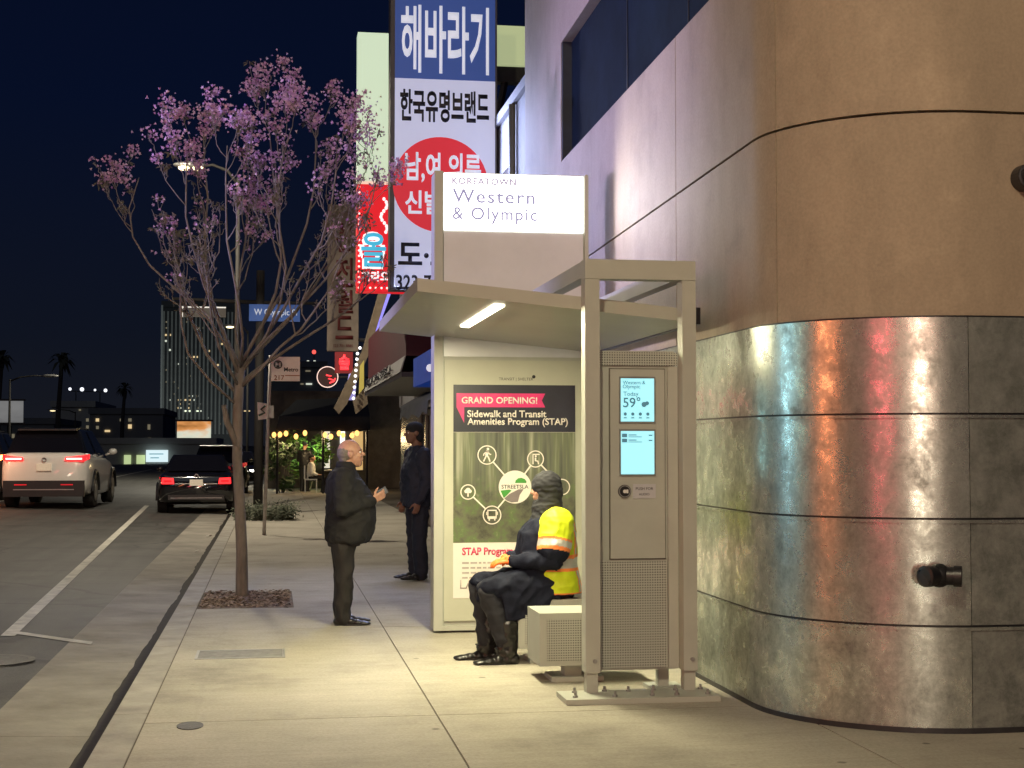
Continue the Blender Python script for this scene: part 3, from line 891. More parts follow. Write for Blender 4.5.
cx_, cz_ = IC['walk'][0]; bm = B()
disc(bm, (cx_ + .008, cz_ + .052), .011, y1_ - .0015, y1_, 14)
for a, b, w_ in (((.004, .038), (-.004, -.005), .024), ((-.004, -.002), (-.03, -.055), .011), ((.0, -.002), (.016, -.028), .011), ((.016, -.028), (.026, -.056), .011), ((.004, .034), (-.026, .012), .009), ((-.026, .012), (-.03, -.006), .009), ((.006, .03), (.022, .008), .009), ((.022, .008), (.036, .004), .009)):
    bar(bm, (cx_ + a[0], cz_ + a[1]), (cx_ + b[0], cz_ + b[1]), w_)
obj('walker_icon', bm, M_PW, pp)
cx_, cz_ = IC['shelter'][0]; bm = B()
for a, b, w_ in (((-.022, -.045), (-.022, .045), .009), ((-.026, .04), (.036, .04), .010), ((.0, .012), (.0, -.018), .014), ((.0, -.016), (.02, -.018), .009), ((.02, -.014), (.026, -.045), .009)):
    bar(bm, (cx_ + a[0], cz_ + a[1]), (cx_ + b[0], cz_ + b[1]), w_)
disc(bm, (cx_ + .002, cz_ + .024), .009, y1_ - .0015, y1_, 12); obj('shelter_icon', bm, M_PW, pp)
cx_, cz_ = IC['tree'][0]; bm = B()
for dx, dz, r in ((0, .014, .022), (-.016, .006, .016), (.016, .006, .016)): disc(bm, (cx_ + dx, cz_ + dz), r, y1_ - .0015 - r * .01, y1_, 16)
bar(bm, (cx_, cz_), (cx_, cz_ - .04), .011); obj('tree_icon', bm, M_PW, pp)
cx_, cz_ = IC['bus'][0]; bm = B()
for a, b, w_ in (((-.036, -.03), (-.036, .04), .009), ((.036, -.03), (.036, .04), .009), ((-.04, .04), (.04, .04), .010), ((-.036, -.022), (.036, -.022), .022), ((-.047, .0), (-.047, .028), .007), ((.047, .0), (.047, .028), .007), ((-.024, -.03), (-.024, -.048), .012), ((.024, -.03), (.024, -.048), .012)):
    bar(bm, (cx_ + a[0], cz_ + a[1]), (cx_ + b[0], cz_ + b[1]), w_)
obj('bus_icon', bm, M_PW, pp)
bm = B(); disc(bm, cc, .142, y1_ - .002, y1_, 40); lg = obj('round_logo', bm, M_PW, pp)
M_LG = M('logo_green', (.06, .30, .05), .4); M_LGR = M('logo_grey', (.22, .19, .19), .4)
y2_ = y1_ - .002


def flat2(bm, pts, dy=.001): return prism(bm, [(cc[0] + x, y2_, cc[1] + z) for x, z in pts], (0, -dy, 0))


bm = B(); flat2(bm, [(0, .034), (.006, .058), (.028, .075), (.055, .079), (.085, .068), (.1, .048), (.098, .034)]); flat2(bm, [(-.127, -.03), (-.05, -.022), (-.03, -.03), (-.07, -.07), (-.098, -.095)]); obj('logo_green', bm, M_LG, lg)
bm = B(); flat2(bm, [(-.095, -.098), (-.05, -.06), (.03, -.02), (.075, -.018), (.04, -.07), (.025, -.128), (-.03, -.133), (-.07, -.118)]); obj('logo_road', bm, M_LGR, lg)
text('logo_writing', 'STREETSLA', M_LET, lg, (cc[0] - .118, y2_ - .001, cc[1] - .014), width=.235, height=.034, bold=.012, depth=.001)

# benches: three seat blocks in a row
def bench_at(yy, label):
    b = thing('bench', label, 'bench', (1.78, yy, 0), 'bench blocks inside the shelter')
    bm = B(); box(bm, 1.785, 2.36, yy, yy + .48, .115, .468); obj('seat_block', bm, M_PAINT, b, bev=.008)
    bm = B(); box(bm, 1.835, 2.31, yy - .006, yy - .001, .15, .43); obj('side_panel', bm, M_PERF, b)
    bm = B(); box(bm, 1.98, 2.10, yy + .12, yy + .26, .03, .12); obj('pedestal', bm, M_PAINT, b)
    bm = B(); box(bm, 1.88, 2.24, yy + .06, yy + .34, 0, .03); obj('base_plate', bm, M_PAINT, b, bev=.003)
    return b


b0 = bench_at(9.98, 'khaki perforated bench block nearest the kiosk, empty in front of the worker')
dup(b0, (1.78, 10.86, 0), label='khaki bench block the worker in the yellow vest sits on')
M_PLAS2 = m_plaster('grey_plaster', (0.15, 0.15, 0.16))
# ------------------------------------------------------------------ shops beyond the corner building
sb = thing('shop_building', 'grey two storey shop building with dark shopfront beyond the tan corner', 'building', (3.0, 18, 0))
bm = B(); box(bm, 3.02, 10, 17.45, 36, 2.5, 5.9); obj('wall', bm, M_PLAS2, sb)
bm = B(); box(bm, 3.06, 10, 17.45, 36, 0, 2.498); obj('shopfront', bm, M('shopfront_black', (.010, .010, .012), .25), sb)
bm = B(); box(bm, 2.96, 10.05, 17.46, 36.05, 5.905, 6.03); obj('parapet', bm, M_PLAS2, sb)
bm = B(); tube(bm, [(2.97, 18.55, 2.5), (2.97, 18.55, 5.9)], .045, 10); obj('downpipe', bm, M_GREYM, sb, smooth=True)
for y0, y1 in ((18.9, 20.2), (21.5, 23.0), (25, 27)):
    bm = B(); box(bm, 3.0, 3.018, y0, y1, 3.9, 5.2); w_ = obj('window', bm, M('dark_glass', (.01, .012, .02), .12), sb)
    bm = B(); box(bm, 2.985, 3.005, y0 - .05, y1 + .05, 3.82, 3.895); obj('sill', bm, M_GREYM, w_)
for y0 in (24.2, 25.6, 27.6, 29.4, 31.0):
    bm = B(); box(bm, 2.99, 3.055, y0, y0 + .12, 0, 2.45); obj('door_jamb', bm, M('jamb_grey', (.30, .30, .27), .6), sb)
for y0, y1 in ((24.33, 25.58), (27.73, 29.38)):
    bm = B(); box(bm, 3.03, 3.055, y0, y1, .05, 2.35); d_ = obj('door', bm, M('door_brown', (.035, .02, .015), .4), sb)
    bm = B(); tube(bm, [(2.99, y0 + .15, .9), (2.99, y0 + .15, 1.3)], .015, 8); obj('handle', bm, M_GREYM, d_)
# big blue and white pylon sign
pg = thing('pylon_sign', 'tall blue and white shop sign with Korean lettering and red disc', 'sign', (2.27, 20, 3.6))
QX0, QX1 = P(390, 200, 20).x, P(497, 200, 20).x
bm = B(); box(bm, QX0, QX1, 20.0, 20.34, 3.68, 8.35); obj('cabinet', bm, M('sign_cabinet', (.07, .07, .08), .5), pg, bev=.01)
M_PSW = M('sign_face_white', (.5, .5, .55), .45, 0, .05, 2, emit=(0.36, 0.40, 0.60), es=0.82)
M_PSB = M('sign_face_blue', (.02, .05, .2), .45, 0, .05, 2, emit=(0.020, 0.050, 0.20), es=0.85)
zt = P(440, 80, 20).z
bm = B(); box(bm, QX0 + .06, QX1 - .03, 19.975, 19.998, 3.72, zt); fw = obj('white_face', bm, M_PSW, pg)
bm = B(); box(bm, QX0 + .06, QX1 - .03, 19.975, 19.998, zt + .004, 8.3); fb = obj('blue_face', bm, M_PSB, pg)
M_SGW = M('sign_print_white', (.6, .6, .65), .5, 0, 0, emit=(.62, .66, .80), es=.75)
M_SGK = M('sign_print_black', (.012, .012, .02), .5, 0, 0)
M_SGR = M('sign_print_red', (.5, .02, .03), .5, 0, 0, emit=(.50, .012, .030), es=.8)
yy = 19.972


def kt(s, u0, v1, u1, v0, mat, par, Y=yy, bold=.02, dp=.004):
    a = P(u0, v1, Y); b = P(u1, v0, Y)
    return text('sign_writing', s, mat, par, a, width=b.x - a.x, height=b.z - a.z, bold=bold, depth=dp)


kt('\ud574\ubc14\ub77c\uae30', 401, 72, 489, 8, M_SGW, fb, bold=.02)
kt('\ud55c\uad6d\uc720\uba85\ube0c\ub79c\ub4dc', 400, 121, 489, 92, M_SGK, fw, bold=.03)
c_ = P(440.5, 185, 20)
bm = B(); disc(bm, (c_.x, c_.z), .645, 19.968, 19.9745, 56); rd = obj('red_disc', bm, M_SGR, fw)
kt('\ub0a8,\uc5ec \uc758\ub958', 405, 182, 481, 154, M_SGW, rd, Y=19.966, bold=.025)
kt('\uc2e0\ubc1c\uc7a1\ud654', 405, 214, 480, 192, M_SGW, rd, Y=19.966, bold=.025)
kt('\ub3c4\u00b7\uc18c\ub9e4', 398, 268, 478, 242, M_SGK, fw, bold=.03)
kt('323-730-7800', 396, 290, 482, 276, M_SGK, fw, bold=.02)
lamp('pylon_light', 'AREA', (2.2, 19.9, 4.9), 300, (.52, .60, 1.0), (2.9, 13, 4.0), 1.2, 2.6)
# white and red lightboxes behind it
wb = thing('lightbox_sign', 'pale green lit box sign rising behind the blue pylon sign', 'sign', (2.4, 24, 5.8))
a0, a1 = P(358, 32, 24), P(384, 183, 24)
bm = B(); box(bm, a0.x, a0.x + 1.2, 24.0, 24.35, a1.z + .02, a0.z); obj('lit_face', bm, em('lightbox_green', (.50, .62, .46), 1.0), wb, bev=.01)
b0_, b1_ = P(494, 25, 24), P(527, 66, 24)
bm = B(); box(bm, a0.x + 1.21, b1_.x, 24.0, 24.35, b1_.z, b0_.z); obj('lit_face', bm, em('lightbox_olive', (.40, .46, .25), .85), wb, bev=.01)
bm = B(); box(bm, a0.x + 1.3, b1_.x + .2, 24.05, 24.3, b1_.z - .26, b1_.z - .01); obj('bracket', bm, M_BLACK, wb)
bm = B(); tube(bm, [(3.75, 24.15, b1_.z - .2), (3.45, 24.15, 6.0)], .06, 8); tube(bm, [(4.0, 24.2, b1_.z - .1), (4.0, 24.2, 6.0)], .05, 8); obj('bracket', bm, M_BLACK, wb)
rb = thing('karaoke_sign', 'red lit sign with blue Korean lettering and bulb border', 'sign', (1.8, 24, 4))
r0, r1 = P(357, 185, 24), P(389, 292, 24)
M_RED = em('lit_red', (.62, .006, .016), 1.0)
bm = B(); box(bm, r0.x, r0.x + 1.15, 23.9, 24.3, r1.z, r0.z); rf = obj('lit_face', bm, M_RED, rb, bev=.01)
M_LW = em('lit_white', (.95, .90, .90), 1.1)
M_LBL = em('lit_blue', (.06, .42, .62), 1.0)
ka = lambda u, v: P(u, v, 23.895)
text('sign_writing', '\uc62c', M_LW, rf, ka(360.3, 267.5) + Vector((-.01, .003, -.02)), width=.40, height=.60, bold=.10, depth=.002)
text('sign_writing', '\uc62c\ub808', M_LBL, rf, ka(361, 267), width=.80, height=.56, bold=.02, depth=.008)
text('sign_writing', '\uac00\ub77c\uc624\ucf00', M_LW, rf, ka(361, 281), width=.60, height=.16, bold=.04, depth=.004)
bm = B()
for k in range(12):
    p = ka(384, 199 + k * 3.0); ball(bm, (p.x + .05 * math.sin(k * .8), p.y, p.z), (.025, .008, .03), 8, 5)
obj('music_note', bm, M_LW, rf)
bulb = None
for k in range(20):
    for (x, z) in ((r0.x + .03, r1.z + .05 + k * (r0.z - r1.z - .1) / 19),) + (((r0.x + .03 + (k + 1) * .09, r1.z + .05),) if k < 11 else ()):
        if bulb is None:
            bm = B(); ball(bm, (0, 0, 0), .018, 8, 5); bulb = obj('bulb', bm, em('bulb_pink', (1.0, .55, .5), 2.0), rf, local=True); q_ = bulb
        else:
            q_ = bulb.copy(); COL.objects.link(q_); q_.parent = rf
        q_.location = Vector((x, 23.885, z)) - LOC[rb.name]
# brown vertical sign
vs_ = thing('vertical_sign', 'unlit beige vertical sign with big dark red Korean letters', 'sign', (1.6, 38, 3.9))
v0, v1 = P(328, 205, 38), P(357, 351, 38)
bm = B(); box(bm, v0.x, v0.x + .78, 38, 38.3, v1.z, v0.z); vf = obj('panel', bm, M('sign_beige', (.19, .155, .125), .7, 0, .2, 4), vs_, bev=.01)
M_MAR = M('sign_maroon', (.10, .014, .014), .6)
for s, (a, b) in (('\uc2e0', (222, 252)), ('\uc804', (258, 287)), ('\uc6d4', (290, 313)), ('\ub4dc', (316, 339))):
    p = P(335.5, b, 37.99); q = P(353, a, 37.99)
    text('sign_writing', s, M_MAR, vf, p, width=q.x - p.x, height=q.z - p.z, bold=.02, depth=.008)
text('sign_writing', '323 731 8885', M_MAR, vf, P(333, 347, 37.99), width=.5, height=.07, depth=.004)
bm = B(); tube(bm, [(v0.x + .7, 38.1, v1.z + .3), (3.2, 38.1, v1.z + .2)], .05, 8); tube(bm, [(v0.x + .7, 38.1, v0.z - .4), (3.2, 38.1, v0.z - .5)], .05, 8); obj('arm', bm, M_DARKM, vs_)
ld = thing('led_sign', 'small red glowing box sign under the beige vertical sign', 'sign', (1.9, 37, 3.3))
a = P(335, 373, 37); b = P(353, 352, 37)
bm = B(); box(bm, a.x, b.x, 37, 37.2, a.z, b.z); lf = obj('box', bm, em('led_dark_red', (.14, .008, .010), .7), ld)
text('sign_writing', '\uc220', em('led_red', (1.0, .03, .04), 1.8), lf, P(339, 370, 36.99), width=.26, height=.38, bold=.05, depth=.006)
bm = B(); tube(bm, [(b.x, 37.1, b.z - .1), (3.2, 37.1, b.z - .1)], .03, 8); obj('arm', bm, M_DARKM, ld)
nr_ = thing('neon_sign', 'round neon sign with white rim and red tubes above the restaurant', 'sign', (2.2, 40, 3.4))
c = P(327.5, 377, 40)
bm = B(); disc(bm, (c.x, c.z), .26, 40, 40.1, 32); obj('back', bm, M('neon_back', (.03, .006, .010), .4), nr_)
bm = B(); ring(bm, (c.x, c.z), .262, .285, 39.96, 40.0); obj('rim', bm, em('neon_white', (.75, .55, .50), 1.1), nr_)
bm = B(); tube(bm, [(c.x - .04, 39.96, c.z + .05), (c.x + .10, 39.96, c.z + .02), (c.x + .02, 39.96, c.z - .04), (c.x + .2, 39.96, c.z - .10)], .022, 8); obj('tube', bm, em('neon_red', (.9, .05, .06), 1.6), nr_)
bm = B(); tube(bm, [(c.x + .05, 39.96, c.z - .16), (c.x + .16, 39.96, c.z - .12), (c.x + .21, 39.96, c.z - .03)], .02, 8); obj('tube', bm, em('neon_red', (.9, .05, .06), 1.6), nr_)
bm = B(); tube(bm, [(c.x + .25, 40.05, c.z), (3.3, 40.05, c.z)], .03, 8); obj('arm', bm, M_DARKM, nr_)
# awnings and fascia boards of the shops
bl = thing('blue_sign_board', 'blue shop sign board with a pale star just left of the shelter', 'sign', (2.05, 20, 2.5))
bm = B(); box(bm, 2.05, 2.98, 18.8, 22.0, 2.45, 2.86); bf = obj('board', bm, M('board_blue', (.012, .055, .30), .5, 0, .15, 3, emit=(.004, .03, .20), es=.55), bl)
bm = B(); p = P(430, 368, 18.79); disc(bm, (p.x, p.z), .05, 18.78, 18.79, 10); obj('star', bm, M_SGW, bf)
na = thing('navy_awning', 'dark navy cloth awning sagging over the shop door', 'awning', (2.2, 20, 2.1))
bm = B()
rows = []
for j in range(9):
    y = 18.6 + j * .5
    rows.append([bm.verts.new(q) for q in ((3.0, y, 2.46), (2.3, y, 2.36 - .05 * math.sin(j * 1.3)), (1.92, y, 2.16 + .03 * math.sin(j * 1.7)), (1.90, y, 1.99 + .04 * math.sin(j * 2.1)))])
for a, b in zip(rows, rows[1:]):
    for k in range(3): bm.faces.new((a[k], a[k + 1], b[k + 1], b[k]))
bmesh.ops.solidify(bm, geom=bm.faces[:], thickness=.02)
obj('cloth', bm, M('awning_navy', (.010, .014, .035), .85, 0, .3, 4), na, smooth=True)
bm = B(); tube(bm, [(1.95, 18.62, 2.10), (1.95, 22.6, 2.10)], .02, 8); tube(bm, [(1.95, 18.62, 2.10), (3.0, 18.62, 2.2)], .02, 8); obj('frame', bm, M_GREYM, na)
bm = B(); prism(bm, [(2.02, 18.9, 2.05), (2.25, 18.9, 2.1), (2.42, 18.9, 2.0), (2.2, 18.9, 1.95)], (0, 3.2, .1)); obj('folded_flap', bm, M('cloth_beige', (.22, .18, .15), .9, 0, .3, 9), na)
mr = thing('maroon_fascia', 'maroon shop fascia board over a grey valance with dark letters', 'sign', (2.0, 27, 2.7))
bm = B(); box(bm, 2.02, 3.0, 22.9, 32, 2.97, 3.85); obj('board', bm, M('board_maroon', (.060, .006, .012), .7, 0, .15, 3), mr)
bm = B(); hexa(bm, [(1.93, 22.9, 2.72), (1.95, 22.9, 2.72), (1.95, 32, 2.72), (1.93, 32, 2.72), (2.0, 22.9, 2.965), (2.02, 22.9, 2.965), (2.02, 32, 2.965), (2.0, 32, 2.965)]); va = obj('valance', bm, M('valance_grey', (.30, .30, .29), .7, 0, .1), mr)
text('valance_writing', 'MOON BBQ', M_SGK, va, (1.915, 31.0, 2.76), width=6.5, height=.17, right=(0, -1, 0), bold=.03, depth=.01)
bm = B(); box(bm, 1.95, 3.0, 22.85, 32, 2.64, 2.715); obj('soffit', bm, M_DARKM, mr)
# steep canopy edge with bulbs
sc_ = thing('sloping_canopy', 'steep brown canopy edge with violet lit side panel and a bulb string', 'canopy', (2.2, 34.5, 2.4))


def slab(pts, Y, t, mat, name, par):
    bm = B(); prism(bm, [P(u, v, Y) for u, v in pts], (0, t, 0)); return obj(name, bm, mat, par)


slab([(402, 246), (392, 246), (362, 352), (334, 408), (339, 414), (347, 404), (368, 356)], 34.5, .25, M('canopy_brown', (.16, .125, .085), .7, 0, .3, 6), 'fascia', sc_)
slab([(392, 272), (402, 262), (378, 330), (366, 346), (366, 352), (370, 350)], 34.8, .1, em('panel_violet_glow', (.30, .27, .62), .9), 'side_panel', sc_)  # violet light on the side panels is put in as their own glow
slab([(349, 374), (357, 372), (355, 400), (344, 400)], 34.7, .1, em('panel_violet_glow', (.30, .27, .62), .9), 'side_panel', sc_)
slab([(353, 400), (366, 388), (368, 404), (356, 414)], 34.0, .2, MATS['canopy_brown'], 'fascia', sc_)
slab([(360, 366), (364, 360), (364, 388), (359, 394)], 34.3, .1, em('panel_yellow', (.30, .24, .05), .8), 'side_panel', sc_)
bulb = None
for k in range(10):
    p = P(358 - k * .5 + 2 * (k == 0), 348 + k * 5.6, 33.9)
    if bulb is None:
        bm = B(); ball(bm, (0, 0, 0), .036, 8, 6); bulb = obj('bulb', bm, em('bulb_white', (.95, .95, 1.0), 1.3), sc_, local=True); q_ = bulb
    else:
        q_ = bulb.copy(); COL.objects.link(q_); q_.parent = sc_
    q_.location = p - LOC[sc_.name]

# ------------------------------------------------------------------ restaurant patio
YR = 50.0
rs = thing('restaurant', 'low lit restaurant front behind the patio canopy', 'building', (2.5, 55, 0))
bm = B(); box(bm, -.2, 9, 56, 66, 0, 3.6); obj('wall', bm, M('rest_wall', (.10, .085, .07), .8, 0, .3, 3), rs)
for u0, u1, v0, v1, c, s in ((322, 330, 428, 468, (.62, .58, .46), .8), (340, 345, 428, 464, (.80, .82, .76), 1.1), (352, 363, 430, 470, (.55, .36, .14), .7), (346, 351, 446, 466, (.35, .20, .10), .5)):
    a, b = P(u0, v1, 55.9), P(u1, v0, 55.9)
    bm = B(); box(bm, a.x, b.x, 55.9, 55.98, a.z, b.z); w_ = obj('lit_window', bm, em('rest_glow_%d' % u0, c, s * 1.5), rs)
    bm = B(); box(bm, a.x - .05, b.x + .05, 55.88, 55.97, a.z - .06, a.z - .005); obj('sill', bm, M_DARKM, w_)
cn = thing('patio_canopy', 'dark navy patio canopy with peaked roof over the tables', 'canopy', (1.5, YR, 0))
xa, xb = P(276, 430, YR).x, P(370, 430, YR).x
z0_, z1_ = P(320, 430, YR).z, P(320, 398, YR).z
bm = B()
base = [bm.verts.new(q) for q in ((xa, YR, z0_), (xb, YR, z0_), (xb, YR + 5, z0_), (xa, YR + 5, z0_))]
mid = [bm.verts.new(q) for q in ((xa + .1, YR + .05, z0_ + .45), (xb, YR + .05, z0_ + .45), (xb, YR + 4.9, z0_ + .45), (xa + .1, YR + 4.9, z0_ + .45))]
top = [bm.verts.new(q) for q in ((xa + .7, YR + 2, z1_), (xb, YR + 2, z1_ + .1), (xb, YR + 3, z1_ + .1), (xa + .7, YR + 3, z1_))]
for A, B_ in ((base, mid), (mid, top)):
    for k in range(4): bm.faces.new((A[k], A[(k + 1) % 4], B_[(k + 1) % 4], B_[k]))
bm.faces.new(top)
obj('cloth', bm, M('canopy_navy', (.012, .013, .022), .8, 0, .3, 2), cn)
for x, y in ((xa + .05, YR + .05), (xb - .1, YR + .05), (xa + .05, YR + 4.9), ((xa + xb) / 2, YR + .05)):
    bm = B(); tube(bm, [(x, y, 0), (x, y, z0_)], .04, 8); obj('post', bm, M_DARKM, cn)
sl = thing('string_lights', 'warm string of bulbs hanging under the dark patio canopy', 'string lights', (1.5, YR - .1, 1.9))
bm = B(); tube(bm, [(xa + (xb - xa) * k / 30, YR - .1, P(0, 429 + 1.5 * math.sin(k * .9), YR).z) for k in range(31)], .012, 5); obj('cable', bm, M_BLACK, sl)
bulb = None; random.seed(9)
for u in (274, 280, 286, 296, 305, 325, 331, 339, 343, 352, 357):
    p = P(u, 435 + random.uniform(-2, 2), YR - .1)
    if bulb is None:
        bm = B(); ball(bm, (0, 0, 0), (.075, .075, .095), 10, 7); bulb = obj('bulb', bm, em('bulb_warm', (1.0, .50, .14), 2.2), sl, local=True); q_ = bulb
    else:
        q_ = bulb.copy(); COL.objects.link(q_); q_.parent = sl
    q_.location = p - LOC[sl.name]
for x in (.6, 2.2): lamp('patio_light', 'POINT', (x, YR + 1.0, 1.85), 90, (1.0, .72, .36), None, .2)
lamp('plant_light', 'SPOT', (1.35, YR + 2.2, 1.95), 150, (.75, 1.0, .45), (1.25, YR + 3.4, 1.0), .1, None, 80, .6)


def leafy(name, label, cx, cy, rx, ry, z0, z1, n_, cols, leaf=.09, seed=1, group=None, cat='plant'):
    random.seed(seed)
    t = thing(name, label, cat, (cx, cy, 0), group)
    bm = B()
    cl = [(cx + random.uniform(-1, 1) * rx * .8, cy + random.uniform(-1, 1) * ry * .7, random.uniform(z0 + .15 * (z1 - z0), z1 - .1 * (z1 - z0)), random.uniform(.25, .5)) for _ in range(10 if z1 > 1 else 60)]
    for k in range(n_):
        c = random.choice(cl); s = c[3] * min(rx, max(z1 - z0, .45)) * .9
        p = Vector((c[0] + random.gauss(0, s * .5), c[1] + random.gauss(0, s * .5), max(z0, c[2] + random.gauss(0, s * .5))))
        a = Vector((random.gauss(0, 1), random.gauss(0, 1), random.gauss(0, .6))).normalized(); b = a.orthogonal().normalized(); l = leaf * random.uniform(.6, 1.4)
        f = bm.faces.new([bm.verts.new(q) for q in (p - a * l, p + b * l * .4, p + a * l, p - b * l * .4)]); f.material_index = random.randrange(len(cols))
    obj('foliage', bm, cols, t)
    bm = B()
    for c in cl[:6]: tube(bm, [(cx + (c[0] - cx) * .15, cy, 0), (c[0], c[1], c[2])], [.02, .008], 5)
    obj('stem', bm, M_BARK, t)
    return t


M_BARK = M('bark', (.175, .15, .125), .9, 0, .35, 14, .6, 40, stretch=(1, 1, .25))
GR = [M('leaf_green', (.045, .10, .025), .6), M('leaf_light', (.10, .18, .04), .6), M('leaf_dark', (.02, .05, .015), .6)]
leafy('patio_shrub', 'bright green lit shrub under the patio canopy', 1.28, YR + 3.3, .8, .5, .1, 2.1, 900, [GR[1], GR[1], GR[0]], .10, 4)
leafy('patio_shrub', 'dark shrub at the left end of the patio', .35, YR + .9, .55, .45, .05, 1.9, 700, [GR[2], GR[0]], .10, 5)
leafy('kerbside_shrub', 'low grey green shrub at the foot of the bus stop pole', -.12, 32.5, .72, .55, .02, .26, 5000, [M('leaf_grey', (.13, .14, .09), .7), M('leaf_grey_dark', (.06, .075, .045), .7)], .032, 6)
tb = thing('patio_table', 'small patio table beside the seated diner in white', 'table', (2.15, YR + 1.3, 0))
bm = B(); disc(bm, (0, 0), .4, 0, .03, 20); bmesh.ops.rotate(bm, verts=bm.verts, cent=(0, 0, 0), matrix=Matrix.Rotation(R(90), 3, 'X')); bmesh.ops.translate(bm, verts=bm.verts, vec=(2.15, YR + 1.3, .73)); obj('table_top', bm, M_WHITE, tb)
bm = B(); tube(bm, [(2.15, YR + 1.3, 0), (2.15, YR + 1.3, .72)], .035, 8); obj('leg', bm, M_DARKM, tb)
ch = thing('patio_chair', 'white patio chair holding the diner in white', 'chair', (1.32, YR + 1.2, 0))
bm = B(); box(bm, 1.1, 1.52, YR + 1.0, YR + 1.42, .42, .46); obj('seat', bm, M_WHITE, ch)
bm = B(); box(bm, 1.08, 1.12, YR + 1.0, YR + 1.42, .46, .9); obj('backrest', bm, M_WHITE, ch)
for x, y in ((1.12, 1.02), (1.5, 1.02), (1.12, 1.4), (1.5, 1.4)):
    bm = B(); tube(bm, [(x, YR + y, 0), (x, YR + y, .42)], .016, 6); obj('leg', bm, M_WHITE, ch)

# ------------------------------------------------------------------ bus stop pole, signal pole, lamps
bs = thing('bus_stop_sign', 'thin bus stop pole with white bus sign reading 217 at its top', 'bus stop', (-.10, 27.1, 0))
bm = B(); tube(bm, [(-.127, 27.1, 0), (-.03, 27.1, 3.2)], .032, 10); obj('pole', bm, M('pole_galv', (.40, .37, .34), .5, .3, .2, 10), bs, smooth=True)
a, b = P(271, 381, 27.05), P(300, 357, 27.05)
bm = B(); box(bm, a.x, b.x, 27.03, 27.06, a.z, b.z); sf = obj('sign_plate', bm, M('plate_white', (.80, .72, .66), .5, 0, .1, 6), bs, bev=.008)
c = P(278, 364.5, 27.02)
bm = B(); disc(bm, (c.x, c.z), .078, 27.018, 27.029, 28); dk = obj('round_badge', bm, M_BLACK, sf)
text('badge_letter', 'M', M_PW, dk, (c.x - .045, 27.017, c.z - .04), width=.09, height=.08, bold=.04, depth=.003)
text('sign_writing', 'Metro', M_BLACK, sf, P(284, 371.5, 27.028), width=.25, height=.075, bold=.02, depth=.003)
text('sign_writing', '217', M('plate_red', (.35, .12, .05), .5), sf, P(274, 380, 27.028), width=.18, height=.085, bold=.01, depth=.003)
bm = B(); p = P(285, 375.5, 27.028); box(bm, p.x, p.x + .26, 27.022, 27.029, p.z - .008, p.z + .008); obj('sign_line', bm, MATS['plate_red'], sf)
a, b = P(257, 420, 27.0), P(267, 402, 27.0)
bm = B(); prism(bm, [(a.x + .02, 27.02, a.z), (b.x, 27.02, a.z + .02), (b.x + .01, 27.02, b.z - .03), (a.x, 27.02, b.z)], (0, .02, 0)); s2 = obj('small_plate', bm, MATS['plate_white'], bs)
bm = B(); p = P(262, 411, 27.0); bar_ = [(p.x - .06, 27.0, p.z - .08), (p.x + .05, 27.0, p.z - .03), (p.x - .02, 27.0, p.z + .03), (p.x + .06, 27.0, p.z + .09)]
tube(bm, bar_, .018, 5); obj('plate_mark', bm, M('plate_green', (.03, .07, .04), .5), s2)
bm = B(); box(bm, -.06, .03, 27.02, 27.14, 2.08, 2.3); obj('clamp', bm, M_GREYM, bs)

sg = thing('signal_pole', 'dark traffic pole with mast arm and blue street name sign', 'signal pole', (-.35, 40, 0))
bm = B(); tube(bm, [(-.35, 40, 0), (-.32, 40, 6.2)], [.13, .11], 12); obj('pole', bm, M('pole_dark', (.025, .023, .021), .8), sg, smooth=True)
za = P(260, 312, 40).z
bm = B(); tube(bm, [(-.32, 40, za + .25), (-2.6, 40, za + .32)], [.06, .04], 10); tube(bm, [(-.32, 40, za + .25), (1.2, 40, za + .25)], [.05, .04], 10); obj('mast_arm', bm, MATS['pole_dark'], sg, smooth=True)
a, b = P(249, 321, 39.9), P(300, 305, 39.9)
bm = B(); box(bm, a.x, b.x, 39.86, 39.95, a.z, b.z); nf = obj('street_name_sign', bm, M('name_blue', (.015, .07, .28), .5, 0, .2, 3, emit=(.010, .05, .19), es=.5), sg)
text('sign_writing', 'W Olympic Bl', M('name_white', (.6, .65, .75), .5, 0, 0, emit=(.25, .32, .45), es=.6), nf, P(254, 317, 39.85), width=1.12, height=.22, bold=.02, depth=.005)
a, b = P(181, 317, 39.9), P(226, 307, 39.9)
bm = B(); box(bm, a.x, b.x, 39.88, 39.95, a.z, b.z); lf_ = obj('outlined_sign', bm, M_BLACK, sg)
bm = B(); box(bm, a.x, b.x, 39.86, 39.875, b.z - .035, b.z); box(bm, a.x, a.x + .05, 39.86, 39.875, a.z, b.z - .036); obj('sign_edge', bm, em('edge_white', (.55, .55, .52), .9), lf_)
bm = B(); tube(bm, [(-2.55, 40, za + .3), (-2.55, 39.95, za + .1)], .02, 6); obj('hanger', bm, M_DARKM, sg)


